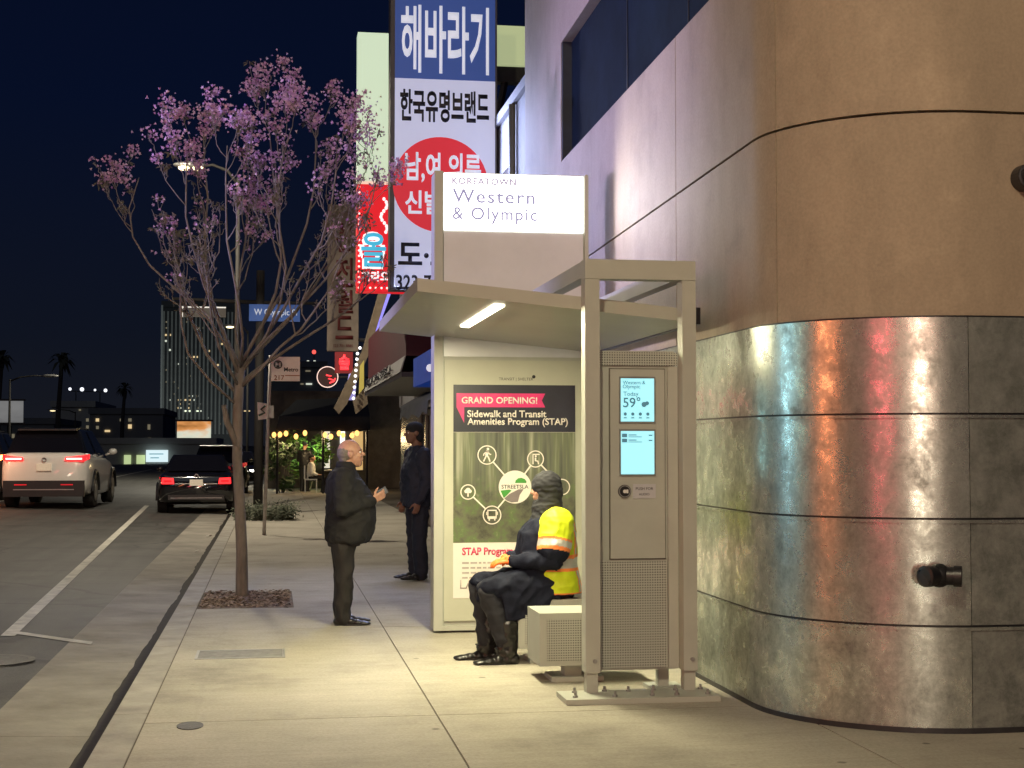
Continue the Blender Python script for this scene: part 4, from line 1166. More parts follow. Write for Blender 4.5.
def street_lamp(label, x, y, h, arm, lit, u=None, s=4.0, double=False, c=(1.0, .82, .45)):
    t = thing('street_lamp', label, 'street lamp', (x, y, 0), 'street lamps along the road')
    bm = B(); tube(bm, [(x, y, 0), (x, y, h * .97)], [.075, .04], 10); obj('pole', bm, MATS['pole_dark'], t, smooth=True)
    bm = B(); tube(bm, [(x, y, h * .95), (x + arm * .3, y, h * .99), (x + arm * .7, y, h * 1.005), (x + arm, y, h)], [.04, .035, .03, .025], 8); obj('arm', bm, MATS['pole_dark'], t, smooth=True)
    sgn = 1 if arm > 0 else -1
    bm = B(); ball(bm, (x + arm + sgn * .25, y, h + .02), (.38, .14, .075)); obj('lamp_head', bm, M_GREYM, t, smooth=True)
    if lit:
        k = em('lamp_%g_%g' % (s, c[2]), c, s)
        for q in ((-.13, .17) if double else (0,)):
            bm = B(); ball(bm, (x + arm + sgn * .25 + q, y - .02, h - .05), (.13 if double else .2, .11, .06), 10, 6); obj('lens', bm, k, t)
    return t


p = P(190, 166, 34); street_lamp('tall lit street lamp whose twin lamps shine through the tree crown', -.78, 34, p.z, p.x + .78 + .25, True, s=5, double=True)
p = P(230, 326, 75); street_lamp('distant lit yellow street lamp seen through the tree fork', -1.2, 75, p.z, p.x + 1.2 + .25, True, s=4)
p = P(10, 376, 70); street_lamp('unlit grey street lamp with curved arm at the far left', p.x, 70, p.z, 1.5, False)
p = P(52, 410, 110); street_lamp('short distant street lamp left of the palm trees', p.x + 1.6, 110, p.z, -1.3, True, s=1.5)

# ------------------------------------------------------------------ blossoming street tree
random.seed(21)
tr = thing('street_tree', 'leafless trumpet tree covered in pink blossom in the mulch pit', 'tree', (-.29, 16.1, 0))
TX, TY = -.29, 16.1
bmT, bmB = B(), B()
trunk = [(-.29, 16.1, -.03), (-.30, 16.1, .06), (-.305, 16.1, .5), (-.33, 16.1, 1.0), (-.36, 16.11, 1.45), (-.36, 16.11, 1.95), (-.33, 16.12, 2.45)]
tube(bmT, trunk, [.088, .068, .061, .056, .053, .056, .048], 12)
tube(bmT, [(-.34, 16.1, 1.55), (-.47, 16.05, 1.85), (-.50, 16.05, 2.02)], [.04, .034, .028], 8)
tips = []


def branch(p0, p1, r0, r1, depth, bow):
    p0, p1 = Vector(p0), Vector(p1)
    n_ = 7
    pts = []
    side = Vector((random.gauss(0, 1), random.gauss(0, 1), 0)) * .035 * (p1 - p0).length
    for i in range(n_ + 1):
        t = i / n_
        q = p0.lerp(p1, t)
        q += bow * (math.sin(math.pi * t) * (p1 - p0).length * .14)
        q += side * math.sin(2 * math.pi * t) + Vector((random.gauss(0, .008), random.gauss(0, .008), random.gauss(0, .008)))
        if i == 0: q = p0.copy()
        pts.append(q)
    rad = [r0 + (r1 - r0) * (i / n_) for i in range(n_ + 1)]
    tube(bmB if depth else bmT, pts, rad, 7 if depth < 1 else 5, cap=True)
    if depth >= 3:
        tips.append((pts[-1], depth)); return
    L = (p1 - p0).length
    if depth < 2: tips.append((pts[-1], depth))
    kids = (6, 4, 3)[depth]
    for k in range(kids):
        t = random.uniform(.35, .98) if depth else random.uniform(.3, .97)
        i = min(n_ - 1, int(t * n_)); q = pts[i].lerp(pts[i + 1], t * n_ - i)
        d = (pts[i + 1] - pts[i]).normalized()
        out = Vector((random.gauss(0, 1), random.gauss(0, 1), random.gauss(.15, .5))).normalized()
        dd = (d * .75 + out * .62 + Vector((0, 0, .55))).normalized()
        l = L * random.uniform(.22, .42) * (1.2 - .55 * t)
        branch(q, q + dd * l, max(rad[i] * .60, .0038), max(rad[i] * .25, .0026), depth + 1, Vector((out.x, out.y, -.3)) * .6)
    if depth: tips.append((pts[-1], depth))


ends = [((366, 136), -.2, 2.4), ((108, 150), .1, 2.3), ((132, 196), -.3, 2.0), ((160, 120), -.7, 2.3), ((178, 92), .5, 2.4), ((205, 110), -1.1, 2.4), ((222, 100), .9, 2.45), ((248, 78), .1, 2.45), ((275, 92), -.7, 2.4), ((298, 82), .5, 2.45),
        ((322, 110), -.5, 2.35), ((345, 150), .7, 2.4), ((330, 230), -.6, 2.2), ((352, 260), .4, 2.25), ((146, 230), .6, 2.1), ((172, 215), -.9, 2.2)]
for (u, v), dy, zs in ends:
    e_ = P(264 + (u - 243) * .93, 372 - (372 - v) * .87, 16.1 + dy)
    f = (zs - 1.45) / 1.0
    s0 = Vector((-.36 + .03 * f, 16.11, zs))
    h = Vector((e_.x - s0.x, e_.y - s0.y, 0))
    branch(s0, e_, random.uniform(.015, .024), .005, 0, Vector((h.x, h.y, 0)).normalized() * .75 if h.length > .1 else Vector((0, 0, 0)))
obj('trunk', bmT, M_BARK, tr, smooth=True)
obj('branches', bmB, M('twig_bark', (.20, .175, .15), .9, 0, .3, 20), tr, smooth=True)
bmF = B()
bmP = B()
nf_ = 0
for p, dpt in tips:
    w = (p.z - 4.05) / .8 + .9 * noise.noise(p * .9)
    if p.x > .7 and p.z < 4.1: w -= .6
    if random.random() < max(.03, min(.62, w * .55)):
        rC = random.uniform(.045, .085)
        for k in range(random.randint(8, 15)):
            c = p + Vector((random.gauss(0, 1), random.gauss(0, 1), random.gauss(.1, .8))) * rC * .75
            ax = ((c - p) + Vector((0, 0, random.uniform(-.03, .05)))).normalized()
            u_ = ax.orthogonal().normalized(); w_ = ax.cross(u_)
            s = random.uniform(.013, .024); mi = random.choice((0, 0, 1, 1, 2))
            ph = random.uniform(0, 6)
            for q in range(5):
                a = ph + q * 1.2566
                d0 = u_ * math.cos(a) + w_ * math.sin(a); d1 = u_ * math.cos(a + .63) + w_ * math.sin(a + .63); d2 = u_ * math.cos(a - .63) + w_ * math.sin(a - .63)
                bmF.faces.new([bmF.verts.new(z) for z in (c - ax * s * .8, c + d2 * s * .55 + ax * s * .3, c + d0 * s * 1.05 + ax * s * random.uniform(.3, .6), c + d1 * s * .55 + ax * s * .3)]).material_index = mi
    elif random.random() < .16:
        for k in range(7):     # dry seed pods and tufts
            a = Vector((random.gauss(0, 1), random.gauss(0, 1), random.gauss(-.5, .6))).normalized()
            b = a.orthogonal().normalized(); l = random.uniform(.03, .075)
            q = p + a * .02
            bmP.faces.new([bmP.verts.new(z) for z in (q, q + a * l * .5 + b * .012, q + a * l, q + a * l * .5 - b * .012)])
def pet(n, c):
    m = M(n, c, .6, 0, .12, 12)
    return m
obj('blossom', bmF, [pet('blossom_pink', (.56, .34, .57)), pet('blossom_pale', (.70, .49, .66)), pet('blossom_deep', (.43, .21, .44))], tr)
obj('seed_pods', bmP, M('pod_olive', (.14, .125, .08), .9), tr)
# ------------------------------------------------------------------ cars
M_TYRE = M('tyre_rubber', (.015, .015, .015), .85); M_GLASS = M('car_glass', (.006, .006, .009), .06, 0, 0, coat=.5)
M_RIM = M('rim_alloy', (.35, .35, .36), .35, .8, .1)
M_TAIL = em('tail_red', (1.0, .018, .022), 2.2); M_TAILC = em('tail_core', (1.0, .28, .24), 7.0)
M_TDIM = em('tail_red_dim', (.50, .006, .016), .6); M_LPL = M('number_plate', (.62, .56, .46), .5, 0, .1, 30, emit=(.5, .42, .30), es=.25)


def ringloft(bm, stations):
    prev = None
    for y, hw, z0, z1 in stations:
        h = z1 - z0
        half = [(hw * .80, z0), (hw * .96, z0 + .06), (hw, z0 + .28 * h), (hw, z0 + .62 * h), (hw * .975, z1 - .13 * h), (hw * .90, z1 - .02), (hw * .78, z1)]
        pts = half + [(-x, z) for x, z in reversed(half)]
        cur = [bm.verts.new((x, y, z)) for x, z in pts]
        if prev:
            for k in range(len(cur)): bm.faces.new((prev[k], prev[(k + 1) % len(cur)], cur[(k + 1) % len(cur)], cur[k]))
        else: bm.faces.new(list(reversed(cur)))
        prev = cur
    bm.faces.new(prev)
    bmesh.ops.recalc_face_normals(bm, faces=bm.faces)


def car(name, label, loc, rotz, sc, suv, paint, tails, front=False, group='cars on the road', darkroof=None):
    t = thing(name, label, 'car', loc, group)
    t.rotation_euler = (0, 0, rotz); t.scale = (sc, sc, sc)
    if suv:
        st = [(0, .70, .46, 1.08), (.04, .82, .36, 1.16), (.14, .885, .30, 1.19), (.32, .92, .26, 1.19), (.9, .93, .24, 1.16), (1.8, .93, .22, 1.10), (3.2, .93, .22, 1.05), (3.8, .92, .25, 1.0), (4.35, .86, .3, .90), (4.6, .70, .42, .74)]
        gb, gt = (.12, 3.45, .83, 1.10), (.50, 2.45, .63, 1.69)
    else:
        st = [(0, .74, .42, .88), (.06, .84, .32, .97), (.3, .90, .26, 1.0), (.9, .92, .22, .98), (1.9, .925, .2, .94), (3.4, .92, .2, .92), (4.1, .90, .24, .86), (4.7, .82, .3, .74), (4.9, .66, .4, .62)]
        gb, gt = (.62, 3.65, .81, .955), (1.25, 2.75, .60, 1.43)
    bm = B(); ringloft(bm, st); body = obj('body', bm, paint, t, local=True, smooth=True, auto=50)
    c = lambda q, s, e_: (s * q[2], q[e_], q[3])
    bm = B()
    hexa(bm, [(-gb[2], gb[0], gb[3]), (gb[2], gb[0], gb[3]), (gb[2], gb[1], gb[3] - .04), (-gb[2], gb[1], gb[3] - .04), (-gt[2], gt[0], gt[3]), (gt[2], gt[0], gt[3]), (gt[2], gt[1], gt[3] - .02), (-gt[2], gt[1], gt[3] - .02)])
    obj('cabin', bm, darkroof or paint, t, local=True, bev=.07, smooth=True, auto=50)
    # windows: panes standing just proud of the cabin
    def pane(nm, q, off, ins):
        q = [Vector(v) for v in q]; cen = sum(q, Vector()) / 4
        n_ = (q[1] - q[0]).cross(q[3] - q[0]).normalized()
        if n_.dot(cen - Vector((0, 2, 1.2))) < 0: n_ = -n_
        q2 = [cen + (v - cen) * ins + n_ * off for v in q]
        bm = B(); prism(bm, q2, n_ * .006); return obj(nm, bm, M_GLASS, t, local=True)
    A = lambda s, f: Vector((s * gb[2], gb[0] if f == 0 else gb[1], gb[3] + (.05 if f == 0 else 0))); T = lambda s, f: Vector((s * gt[2], gt[0] if f == 0 else gt[1], gt[3]))
    pane('rear_window', [A(-1, 0), A(1, 0), T(1, 0), T(-1, 0)], .002, .86)
    pane('windscreen', [A(-1, 1), A(1, 1), T(1, 1), T(-1, 1)], .002, .86)
    for s in (-1, 1):
        m0, m1 = A(s, 0).lerp(A(s, 1), .47), T(s, 0).lerp(T(s, 1), .42)
        pane('side_window', [A(s, 0).lerp(A(s, 1), .06), m0, m1, T(s, 0)], .002, .84)
        pane('side_window', [m0, A(s, 1), T(s, 1), m1], .002, .84)
        for yy_ in (.92, 3.72 if suv else 3.95):
            r = .36 if suv else .33
            bm = B(); tube(bm, [(s * .70, yy_, r), (s * .72, yy_, r), (s * .925, yy_, r), (s * .94, yy_, r)], [r * .9, r, r, r * .9], 24); wh = obj('wheel', bm, M_TYRE, t, local=True, smooth=True, auto=40)
            bm = B(); tube(bm, [(s * .93, yy_, r), (s * .948, yy_, r)], [r * .66, r * .6], 20); obj('rim', bm, M_RIM, wh, local=True)
            bm = B()
            a = [(s * .935, yy_ + (r + .07) * math.cos(q), r + (r + .07) * math.sin(q)) for q in [math.pi * k / 14 for k in range(15)]]
            tube(bm, a, .045, 6); obj('wheel_arch', bm, M_BLACK, t, local=True)
        bm = B(); ball(bm, (s * 1.02, gb[1] - .35, gb[3] + .10), (.10, .06, .075), 10, 7); tube(bm, [(s * .84, gb[1] - .3, gb[3] + .02), (s * .98, gb[1] - .34, gb[3] + .06)], .025, 6); obj('mirror', bm, paint, t, local=True, smooth=True)
        if suv:
            bm = B(); hexa(bm, [(s * .42, -.035, 1.02), (s * .80, -.01, 1.0), (s * .905, .22, 1.06), (s * .42, .06, 1.06), (s * .44, -.02, 1.09), (s * .78, .0, 1.13), (s * .90, .26, 1.15), (s * .44, .06, 1.10)])
            bmesh.ops.recalc_face_normals(bm, faces=bm.faces); tl = obj('tail_light', bm, tails[0], t, local=True)
            bm = B(); box(bm, min(s * .46, s * .78), max(s * .46, s * .78), -.042, -.030, 1.045, 1.075); obj('light_bar', bm, tails[1], tl, local=True)
        else:
            bm = B(); hexa(bm, [(s * .52, -.025, .74), (s * .80, -.01, .74), (s * .875, .24, .78), (s * .52, .06, .78), (s * .54, -.01, .88), (s * .79, .0, .89), (s * .87, .26, .9), (s * .54, .06, .88)])
            bmesh.ops.recalc_face_normals(bm, faces=bm.faces); tl = obj('tail_light', bm, tails[0], t, local=True)
            bm = B(); box(bm, min(s * .58, s * .76), max(s * .58, s * .76), -.032, -.02, .79, .83); obj('light_bar', bm, tails[1], tl, local=True)
        bm = B(); L_ = 4.56 if suv else 4.84
        ball(bm, (s * .62, L_ - .12, .78 if suv else .64), (.17, .12, .07), 12, 8); obj('headlight', bm, em('headlight_on', (1.0, .93, .82), 30.0) if front else M_RIM, t, local=True, smooth=True)
    if suv:
        bm = B(); box(bm, -.83, .83, -.03, .10, .26, .60); obj('bumper', bm, M_BLACK, t, local=True, bev=.02)
        bm = B(); box(bm, -.60, -.35, -.042, -.031, .50, .525); box(bm, .35, .60, -.042, -.031, .50, .525); obj('reflector', bm, M_TDIM, t, local=True)
        bm = B(); box(bm, -.62, .62, -.042, -.031, .40, .42); obj('bumper_trim', bm, M_RIM, t, local=True)
        bm = B(); prism(bm, [(-.60, .30, 1.66), (.60, .30, 1.66), (.64, .62, 1.68), (-.64, .62, 1.68)], (0, 0, .035)); obj('spoiler', bm, M_BLACK, t, local=True)
        for s in (-.56, .56):
            bm = B(); tube(bm, [(s, .7, 1.68), (s, .8, 1.72), (s, 2.2, 1.71), (s, 2.3, 1.66)], .018, 6); obj('roof_rail', bm, M_BLACK, t, local=True)
        zp = .88
    else:
        bm = B(); box(bm, -.66, .66, -.02, .05, .36, .48); obj('bumper_insert', bm, M_BLACK, t, local=True, bev=.015)
        bm = B(); box(bm, -.50, .50, -.012, .01, .735, .755); obj('boot_trim', bm, M_RIM, t, local=True)
        bm = B(); box(bm, -.6, .6, -.028, -.02, .40, .412); obj('bumper_trim', bm, M_RIM, t, local=True)
        zp = .77
    bm = B(); ring(bm, (0, zp + .16), .035, .05, -.03, .02, 18); obj('emblem', bm, M_RIM, t, local=True)
    bm = B(); box(bm, -.155, .155, -.035, .0, zp - .075, zp + .075); pl_ = obj('number_plate', bm, M_LPL, t, local=True, bev=.004)
    return t


M_CARW = M('car_white', (.62, .60, .56), .28, 0, .03, coat=.6); M_CARK = M('car_black', (.006, .006, .008), .10, 0, 0, coat=1.0)
car('white_suv', 'white sport utility car with glowing red tail lights in the traffic lane', (-5.70, 39.5, -.02), R(-1.5), 1.2, True, M_CARW, (M_TAIL, M_TAILC), darkroof=M_CARK)
car('black_sedan', 'glossy black sedan parked at the kerb ahead of the tree', (-1.83, 37.8, -.12), R(1), 1.03, False, M_CARK, (M_TAIL, M_TDIM))
car('black_suv', 'dark sport utility car parked in front of the black sedan', (-1.70, 50, -.12), R(1), 1.0, True, M_CARK, (M_TDIM, M_TDIM))
car('oncoming_car', 'dark car facing the camera with one bright headlight beside the tree trunk', (-1.42, 66, -.1), R(180), 1.0, False, M_CARK, (M_TDIM, M_TDIM), front=True)
car('dark_car', 'dark car with bright orange red tail light cut off by the left edge', (-8.62, 44.5, -.05), R(1), 1.2, True, M('car_grey', (.05, .045, .045), .25, 0, 0, coat=.7), (em('tail_orange', (1.0, .22, .05), 16.0), em('tail_hot', (1.0, .55, .25), 16.0)))
lamp('tail_light_glow', 'POINT', (-7.2, 38.9, 1.35), 45, (1.0, .45, .25), None, .15)

# ------------------------------------------------------------------ the city beyond
M_TOWER = M('tower_dark', (.06, .065, .07), .5, 0, .2, .05)
M_FIN = M('tower_fin', (.50, .52, .48), .6, 0, .15, .3)
M_WINW = em('window_warm', (1.0, .74, .38), .75); M_WINC = em('window_cool', (.85, .90, .75), .75); M_WIND = em('window_dim', (.30, .26, .17), .5)


def city(name, label, u0, u1, vt, Y, depth, mat, wins=(), wsz=(2.6, 2.2), group=None):
    a, b = P(u0, vt, Y), P(u1, vt, Y)
    t = thing(name, label, 'building', ((a.x + b.x) / 2, Y, 0), group)
    bm = B(); box(bm, a.x, b.x, Y, Y + depth, -.1, a.z); obj('wall', bm, mat, t)
    bm = B(); box(bm, a.x - .01 * Y / 10, b.x + .01 * Y / 10, Y - .01 * Y / 10, Y + depth, a.z + .01, a.z + .004 * Y); obj('parapet', bm, mat, t)
    protos = {}
    for u, v, k, w, h in wins:
        p = P(u, v, Y)
        if (k, w, h) not in protos:
            bm = B(); s = Y / FPX; box(bm, -w * s / 2, w * s / 2, -.0008 * Y, -.0002 * Y, -h * s / 2, h * s / 2)
            q = protos[(k, w, h)] = obj('lit_window', bm, (M_WINW, M_WINC, M_WIND)[k], t, local=True)
        else:
            q = protos[(k, w, h)].copy(); COL.objects.link(q); q.parent = t
        q.location = Vector((p.x, p.y, p.z)) - LOC[t.name]
    return t


random.seed(12)
wins = []
for u, v in ((166, 335), (171, 335), (166, 341), (170, 350), (197, 329), (200, 328), (194, 357), (197, 357), (209, 351), (222, 344), (218, 365), (190, 318), (232, 372)): wins.append((u, v, random.choice((0, 0, 1)), 1.7, 1.7))
for k in range(26): wins.append((random.uniform(178, 200), random.choice((396, 400, 404, 408, 411)), random.choice((0, 1, 2, 2)), 1.6, 1.5))
for k in range(34): wins.append((166 + 4.1 * random.randrange(17) + .6, 322 + 6 * random.randrange(18), random.choice((2, 2, 2, 1)), 1.5, 1.3))
wins += [(186, 411, 1, 5, 1.2), (199, 411, 1, 5, 1.2), (170, 420, 0, 4, 1.6)]
tw = city('office_tower', 'tall dark office tower with pale vertical fins behind the tree', 163, 236, 307, 900, 30, M_TOWER, wins)
fin = None
for k in range(19):
    p = P(163.5 + k * 4.02, 372, 899)
    if fin is None:
        zt_ = P(163, 311, 899).z; bm = B(); box(bm, -.48, .48, -.9, 0, 8, zt_); fin = obj('fin', bm, M_FIN, tw, local=True); q = fin
    else:
        q = fin.copy(); COL.objects.link(q); q.parent = tw
    q.location = Vector((p.x, 899.9, 0)) - LOC[tw.name]
a = P(161.2, 305, 899)
bm = B(); box(bm, a.x, a.x + 1.1, 898.8, 900, 5, a.z); obj('corner_strip', bm, M('tower_edge', (.80, .84, .78), .6, 0, 0), tw)
lamp('tower_fill_light', 'SPOT', (-45, 800, 3), 34000, (.85, .95, .9), (-44, 899, 40), .5, None, 75, .8)  # unseen fill lamp added to brighten the tower fins
M_CITY = M('city_wall', (.13, .135, .15), .8, 0, .3, .1); M_CITY2 = M('city_wall_grey', (.34, .34, .32), .8, 0, .25, .1)
city('dark_high_rise', 'dark high rise behind the restaurant with two white roof lights', 268, 326, 367, 520, 25, M_CITY, [(308, 361.5, 1, 2.2, 2.2), (314.5, 361.5, 1, 2.2, 2.2), (308, 371, 2, 5, 1.5), (309, 384, 1, 6, 1.6), (302, 384, 2, 3, 1.5), (288, 398, 2, 3, 3), (282, 404, 2, 3, 5), (247, 411, 0, 6, 1.2), (296, 395, 2, 2, 1.5)])
ba = thing('roof_beacon', 'red beacon light on the roof of the dark high rise', 'beacon', tuple(P(314, 360, 524)))
bm = B(); p = P(314, 352, 522); ball(bm, p, .75, 10, 7); obj('lens', bm, em('beacon_red', (1.0, .10, .08), 1.5), ba)
bm = B(); tube(bm, [p + Vector((0, 0, -6)), p], .2, 6); obj('mast', bm, M_DARKM, ba)
city('grey_block', 'low grey building block left of the road with a lit roof line', 52, 94, 407, 230, 30, M_CITY2, [(80, 410, 2, 2, 1.5)])
city('dark_block', 'dark apartment block with scattered lit windows beyond the road', 90, 163, 414, 190, 25, M_CITY,
     [(97.5, 420, 0, 3, 3), (97.5, 427.5, 2, 2.5, 3), (107.5, 431, 0, 5, 2), (130, 420, 2, 3, 3), (130, 426.5, 0, 3.4, 4), (149.5, 440, 2, 3, 4.5), (126.5, 442, 0, 5, 2), (108.5, 449, 2, 4, 2), (140.5, 449, 2, 4, 2), (87.5, 420, 2, 2.5, 3), (87.5, 427, 2, 2.5, 3), (149, 427, 2, 2.5, 5), (121, 420, 2, 2, 2.5)])
city('low_store', 'long low grey store with two green lit windows and a white sign', 88, 215, 444, 135, 20, M_CITY2)
lowst = bpy.data.objects['low_store']
for u0, u1, v0, v1, c, s in ((124, 131, 455, 466.5, (.50, .62, .30), .9), (136.5, 145, 455, 467, (.52, .62, .28), .9)):
    a, b = P(u0, v1, 134.9), P(u1, v0, 134.9)
    bm = B(); box(bm, a.x, b.x, 134.8, 134.95, a.z, b.z); w_ = obj('lit_window', bm, em('store_green', c, s), lowst)
a, b = P(146, 462, 134.5), P(168, 450, 134.5)
bm = B(); box(bm, a.x, b.x, 134.4, 134.7, a.z, b.z); ss = obj('lit_sign', bm, em('store_sign', (.70, .88, .92), 1.0), lowst)
bm = B()
for k, (x0, x1, zz) in enumerate(((.15, .8, .62), (.2, .6, .30))): box(bm, a.x + (b.x - a.x) * x0, a.x + (b.x - a.x) * x1, 134.36, 134.39, a.z + (b.z - a.z) * zz, a.z + (b.z - a.z) * (zz + .1))
obj('sign_stroke', bm, M('store_sign_ink', (.1, .2, .25), .6, 0, 0, emit=(.2, .35, .4), es=1), ss)
city('left_block', 'dark low building behind the cars at the left edge', -30, 54, 424, 150, 20, M_CITY, [(22, 432, 0, 1.6, 1.4), (12, 436, 2, 5, 4)])


def billboard(label, u0, u1, v0, v1, Y, cols, s):
    a, b = P(u0, v1, Y), P(u1, v0, Y)
    t = thing('billboard', label, 'billboard', ((a.x + b.x) / 2, Y, 0))
    m, tt, bb = nodes('billboard_print')
    v = mapping(tt, (.35, 1, .9)); nz = tex(tt, 'ShaderNodeTexNoise', Scale=1.1 * 60 / Y, Detail=4, Roughness=.55); tt.links.new(v, nz.inputs[0])
    r = ramp(tt, nz.outputs['Fac'], [(.34 + .0 * k, cols[0]) if k == 0 else (.34 + .32 * k / (len(cols) - 1), c) for k, c in enumerate(cols)])
    tt.links.new(r.outputs[0], bb.inputs['Base Color']); tt.links.new(r.outputs[0], bb.inputs['Emission Color']); bb.inputs['Emission Strength'].default_value = s
    bm = B(); box(bm, a.x, b.x, Y - .1, Y, a.z, b.z); obj('panel', bm, m, t)
    bm = B(); w_ = .012 * Y / 10
    for x0, x1, z0, z1 in ((a.x - w_, b.x + w_, b.z + .002, b.z + w_), (a.x - w_, b.x + w_, a.z - w_, a.z - .002)): bm = B(); box(bm, x0, x1, Y - .12, Y + .05, z0, z1); obj('frame', bm, M_DARKM, t)
    bm = B(); tube(bm, [((a.x + b.x) / 2, Y + .4, 0), ((a.x + b.x) / 2, Y + .4, a.z + .5)], .015 * Y / 10, 8); obj('post', bm, M_DARKM, t)


billboard('lit orange and cream billboard in front of the office tower', 177, 211, 421.5, 438, 145, [(.30, .12, .03), (.75, .32, .10), (.72, .70, .55), (.45, .60, .50), (.85, .82, .70)], .95)
billboard('dim grey white billboard at the left edge above the cars', -6, 23.5, 401, 422.5, 120, [(.10, .10, .10), (.17, .17, .17), (.22, .22, .215)], .9)
fl = thing('floodlight_mast', 'four small white floodlights in a row above the distant roofs', 'floodlights', tuple(P(88, 445, 420)))
p0, p1 = P(69, 391, 420), P(107, 392, 420)
bm = B(); tube(bm, [p0, p1], .12, 6); obj('beam', bm, M_BLACK, fl)
for u, v, r in ((70, 389, .42), (82, 389.3, .55), (95, 390, .32), (105.5, 390.4, .48)):
    bm = B(); ball(bm, P(u, v, 419.7), r, 10, 7); obj('lamp', bm, em('flood_white', (.85, .88, .95), 1.6), fl)
for u in (76, 100):
    bm = B(); q = P(u, 391.5, 420); tube(bm, [(q.x, 420, 0), q], .15, 6); obj('mast', bm, M_BLACK, fl)


def palm(label, u, v, Y, r, seed):
    random.seed(seed)
    p = P(u, v, Y); t = thing('palm_tree', label, 'palm', (p.x, Y, 0), 'palm trees on the left')
    bm = B(); tube(bm, [(p.x - .3, Y, 0), (p.x - .25, Y, p.z * .5), p], [.28, .2, .16], 8); obj('trunk', bm, M('palm_trunk', (.035, .03, .03), .9), t)
    bm = B()
    for k in range(30):
        a = random.uniform(0, 6.283); el = random.uniform(-.9, 1.1); d = Vector((math.cos(a) * math.cos(el), math.sin(a) * math.cos(el), math.sin(el)))
        s = d.cross(Vector((0, 0, 1))).normalized() * r * .16
        q = p + d * r * .55 + Vector((0, 0, r * .05)); e2 = p + d * r + Vector((0, 0, -r * .35))
        for x0, x1, w0, w1 in ((p, q, .3, 1), (q, e2, 1, .1)):
            bm.faces.new([bm.verts.new(z) for z in (x0 - s * w0, x0 + s * w0, x1 + s * w1, x1 - s * w1)])
    obj('crown', bm, M('palm_leaf', (.05, .055, .04), .8), t)


palm('tallest dark palm tree rising behind the white sport utility car', 62, 360, 130, 1.3, 1)
palm('small dark palm tree right of the four floodlights', 125, 388, 170, 1.1, 2)
palm('dark palm tree at the left edge above the billboard', 2, 358, 130, 1.2, 3)

# ------------------------------------------------------------------ people
M_SKIN = M('skin', (.46, .25, .17), .5, 0, .12, 25); M_SKIND = M('skin_dark', (.20, .10, .065), .5, 0, .1, 25)
M_EYE = M('eye_white', (.7, .66, .6), .3); M_IRIS = M('iris_dark', (.03, .018, .012), .2)
M_HAIRG = M('hair_grey', (.16, .14, .12), .8, 0, .35, 60)
M_JKT = M('jacket_black', (.0075, .0073, .0075), .85, 0, .3, 8, .25, 160); M_TRS = M('trousers_dark', (.012, .010, .0095), .8, 0, .25, 8, .2, 200)
M_SHOE = M('shoe_leather', (.010, .009, .009), .28, 0, .1); M_NAVYC = M('navy_cloth', (.014, .017, .034), .8, 0, .3, 8, .2, 160)
V = Vector


def head(bm, c, s=1.0, tilt=0.0):
    """head looking along +x; tilt lifts the chin"""
    rt = Matrix.Rotation(-tilt, 3, 'Y')
    q = lambda x, y, z: c + rt @ (V((x, y, z)) * s)
    def b(x, y, z, r): ball(bm, q(x, y, z), tuple(k * s for k in r), 18, 12, rot=rt)
    b(-.010, 0, .022, (.100, .078, .096)); b(.025, 0, -.040, (.074, .063, .082)); b(.055, 0, -.088, (.036, .040, .034))
    b(.078, 0, .022, (.020, .054, .013)); b(.060, .036, -.025, (.030, .024, .026)); b(.060, -.036, -.025, (.030, .024, .026))
    limb(bm, [q(.090, 0, .010), q(.113, 0, -.020)], [.010 * s, .0135 * s], 10); b(.100, .012, -.024, (.010, .008, .008)); b(.100, -.012, -.024, (.010, .008, .008))
    b(.092, 0, -.054, (.013, .024, .007)); b(.089, 0, -.068, (.013, .021, .008))
    for y in (-1, 1): b(-.006, y * .080, -.008, (.021, .010, .033))
    return q


def eyes(q, par, s=1.0):
    for y in (-1, 1):
        bm = B(); ball(bm, q(.076, y * .031, .004), .0120 * s, 12, 8); e_ = obj('eye', bm, M_EYE, par, local=True, smooth=True)
        bm = B(); ball(bm, q(.0845, y * .031, .004), .0068 * s, 10, 6); obj('iris', bm, M_IRIS, e_, local=True, smooth=True)
        bm = B(); limb(bm, [q(.092, y * .014, .026), q(.086, y * .046, .027)], [.005 * s, .004 * s], 8); obj('eyebrow', bm, M_HAIRG, par, local=True, smooth=True)


def hand(bm, w, f, n_, side, curl=.35, s=1.0, up=1.0):
    """palm, four unequal bent fingers and a thumb that leaves the side of the palm"""
    f = f.normalized(); n_ = (n_ - f * n_.dot(f)).normalized(); l = f.cross(n_) * side
    for k in (-.027, -.009, .009, .027):
        limb(bm, [w + l * k * .7 * s, w + (f * .08 + l * k) * s], [.015 * s, .0125 * s], 10)
    for k, ln in ((.031, .068), (.0105, .078), (-.0105, .073), (-.031, .056)):
        p = w + (f * .082 + l * k) * s; a = curl * .5; pts = [p - f * .02 * s]; rad = [.0095 * s]
        pts.append(p); rad.append(.0092 * s)
        for fr in (.44, .31, .25):
            p = p + (f * math.cos(a) + n_ * math.sin(a)) * ln * fr * s; a += curl
            pts.append(p); rad.append(rad[-1] * .93)
        limb(bm, pts, rad, 10)
    p = w + (f * .022 + l * .026) * s; d = (f * .62 + l * .68 + n_ * .35).normalized(); d2 = (f * .85 + l * .25 + n_ * .4).normalized()
    limb(bm, [p, p + d * .040 * s, p + d * .040 * s + d2 * .032 * s, p + d * .040 * s + d2 * .055 * s], [.014 * s, .0115 * s, .0100 * s, .0085 * s], 10)


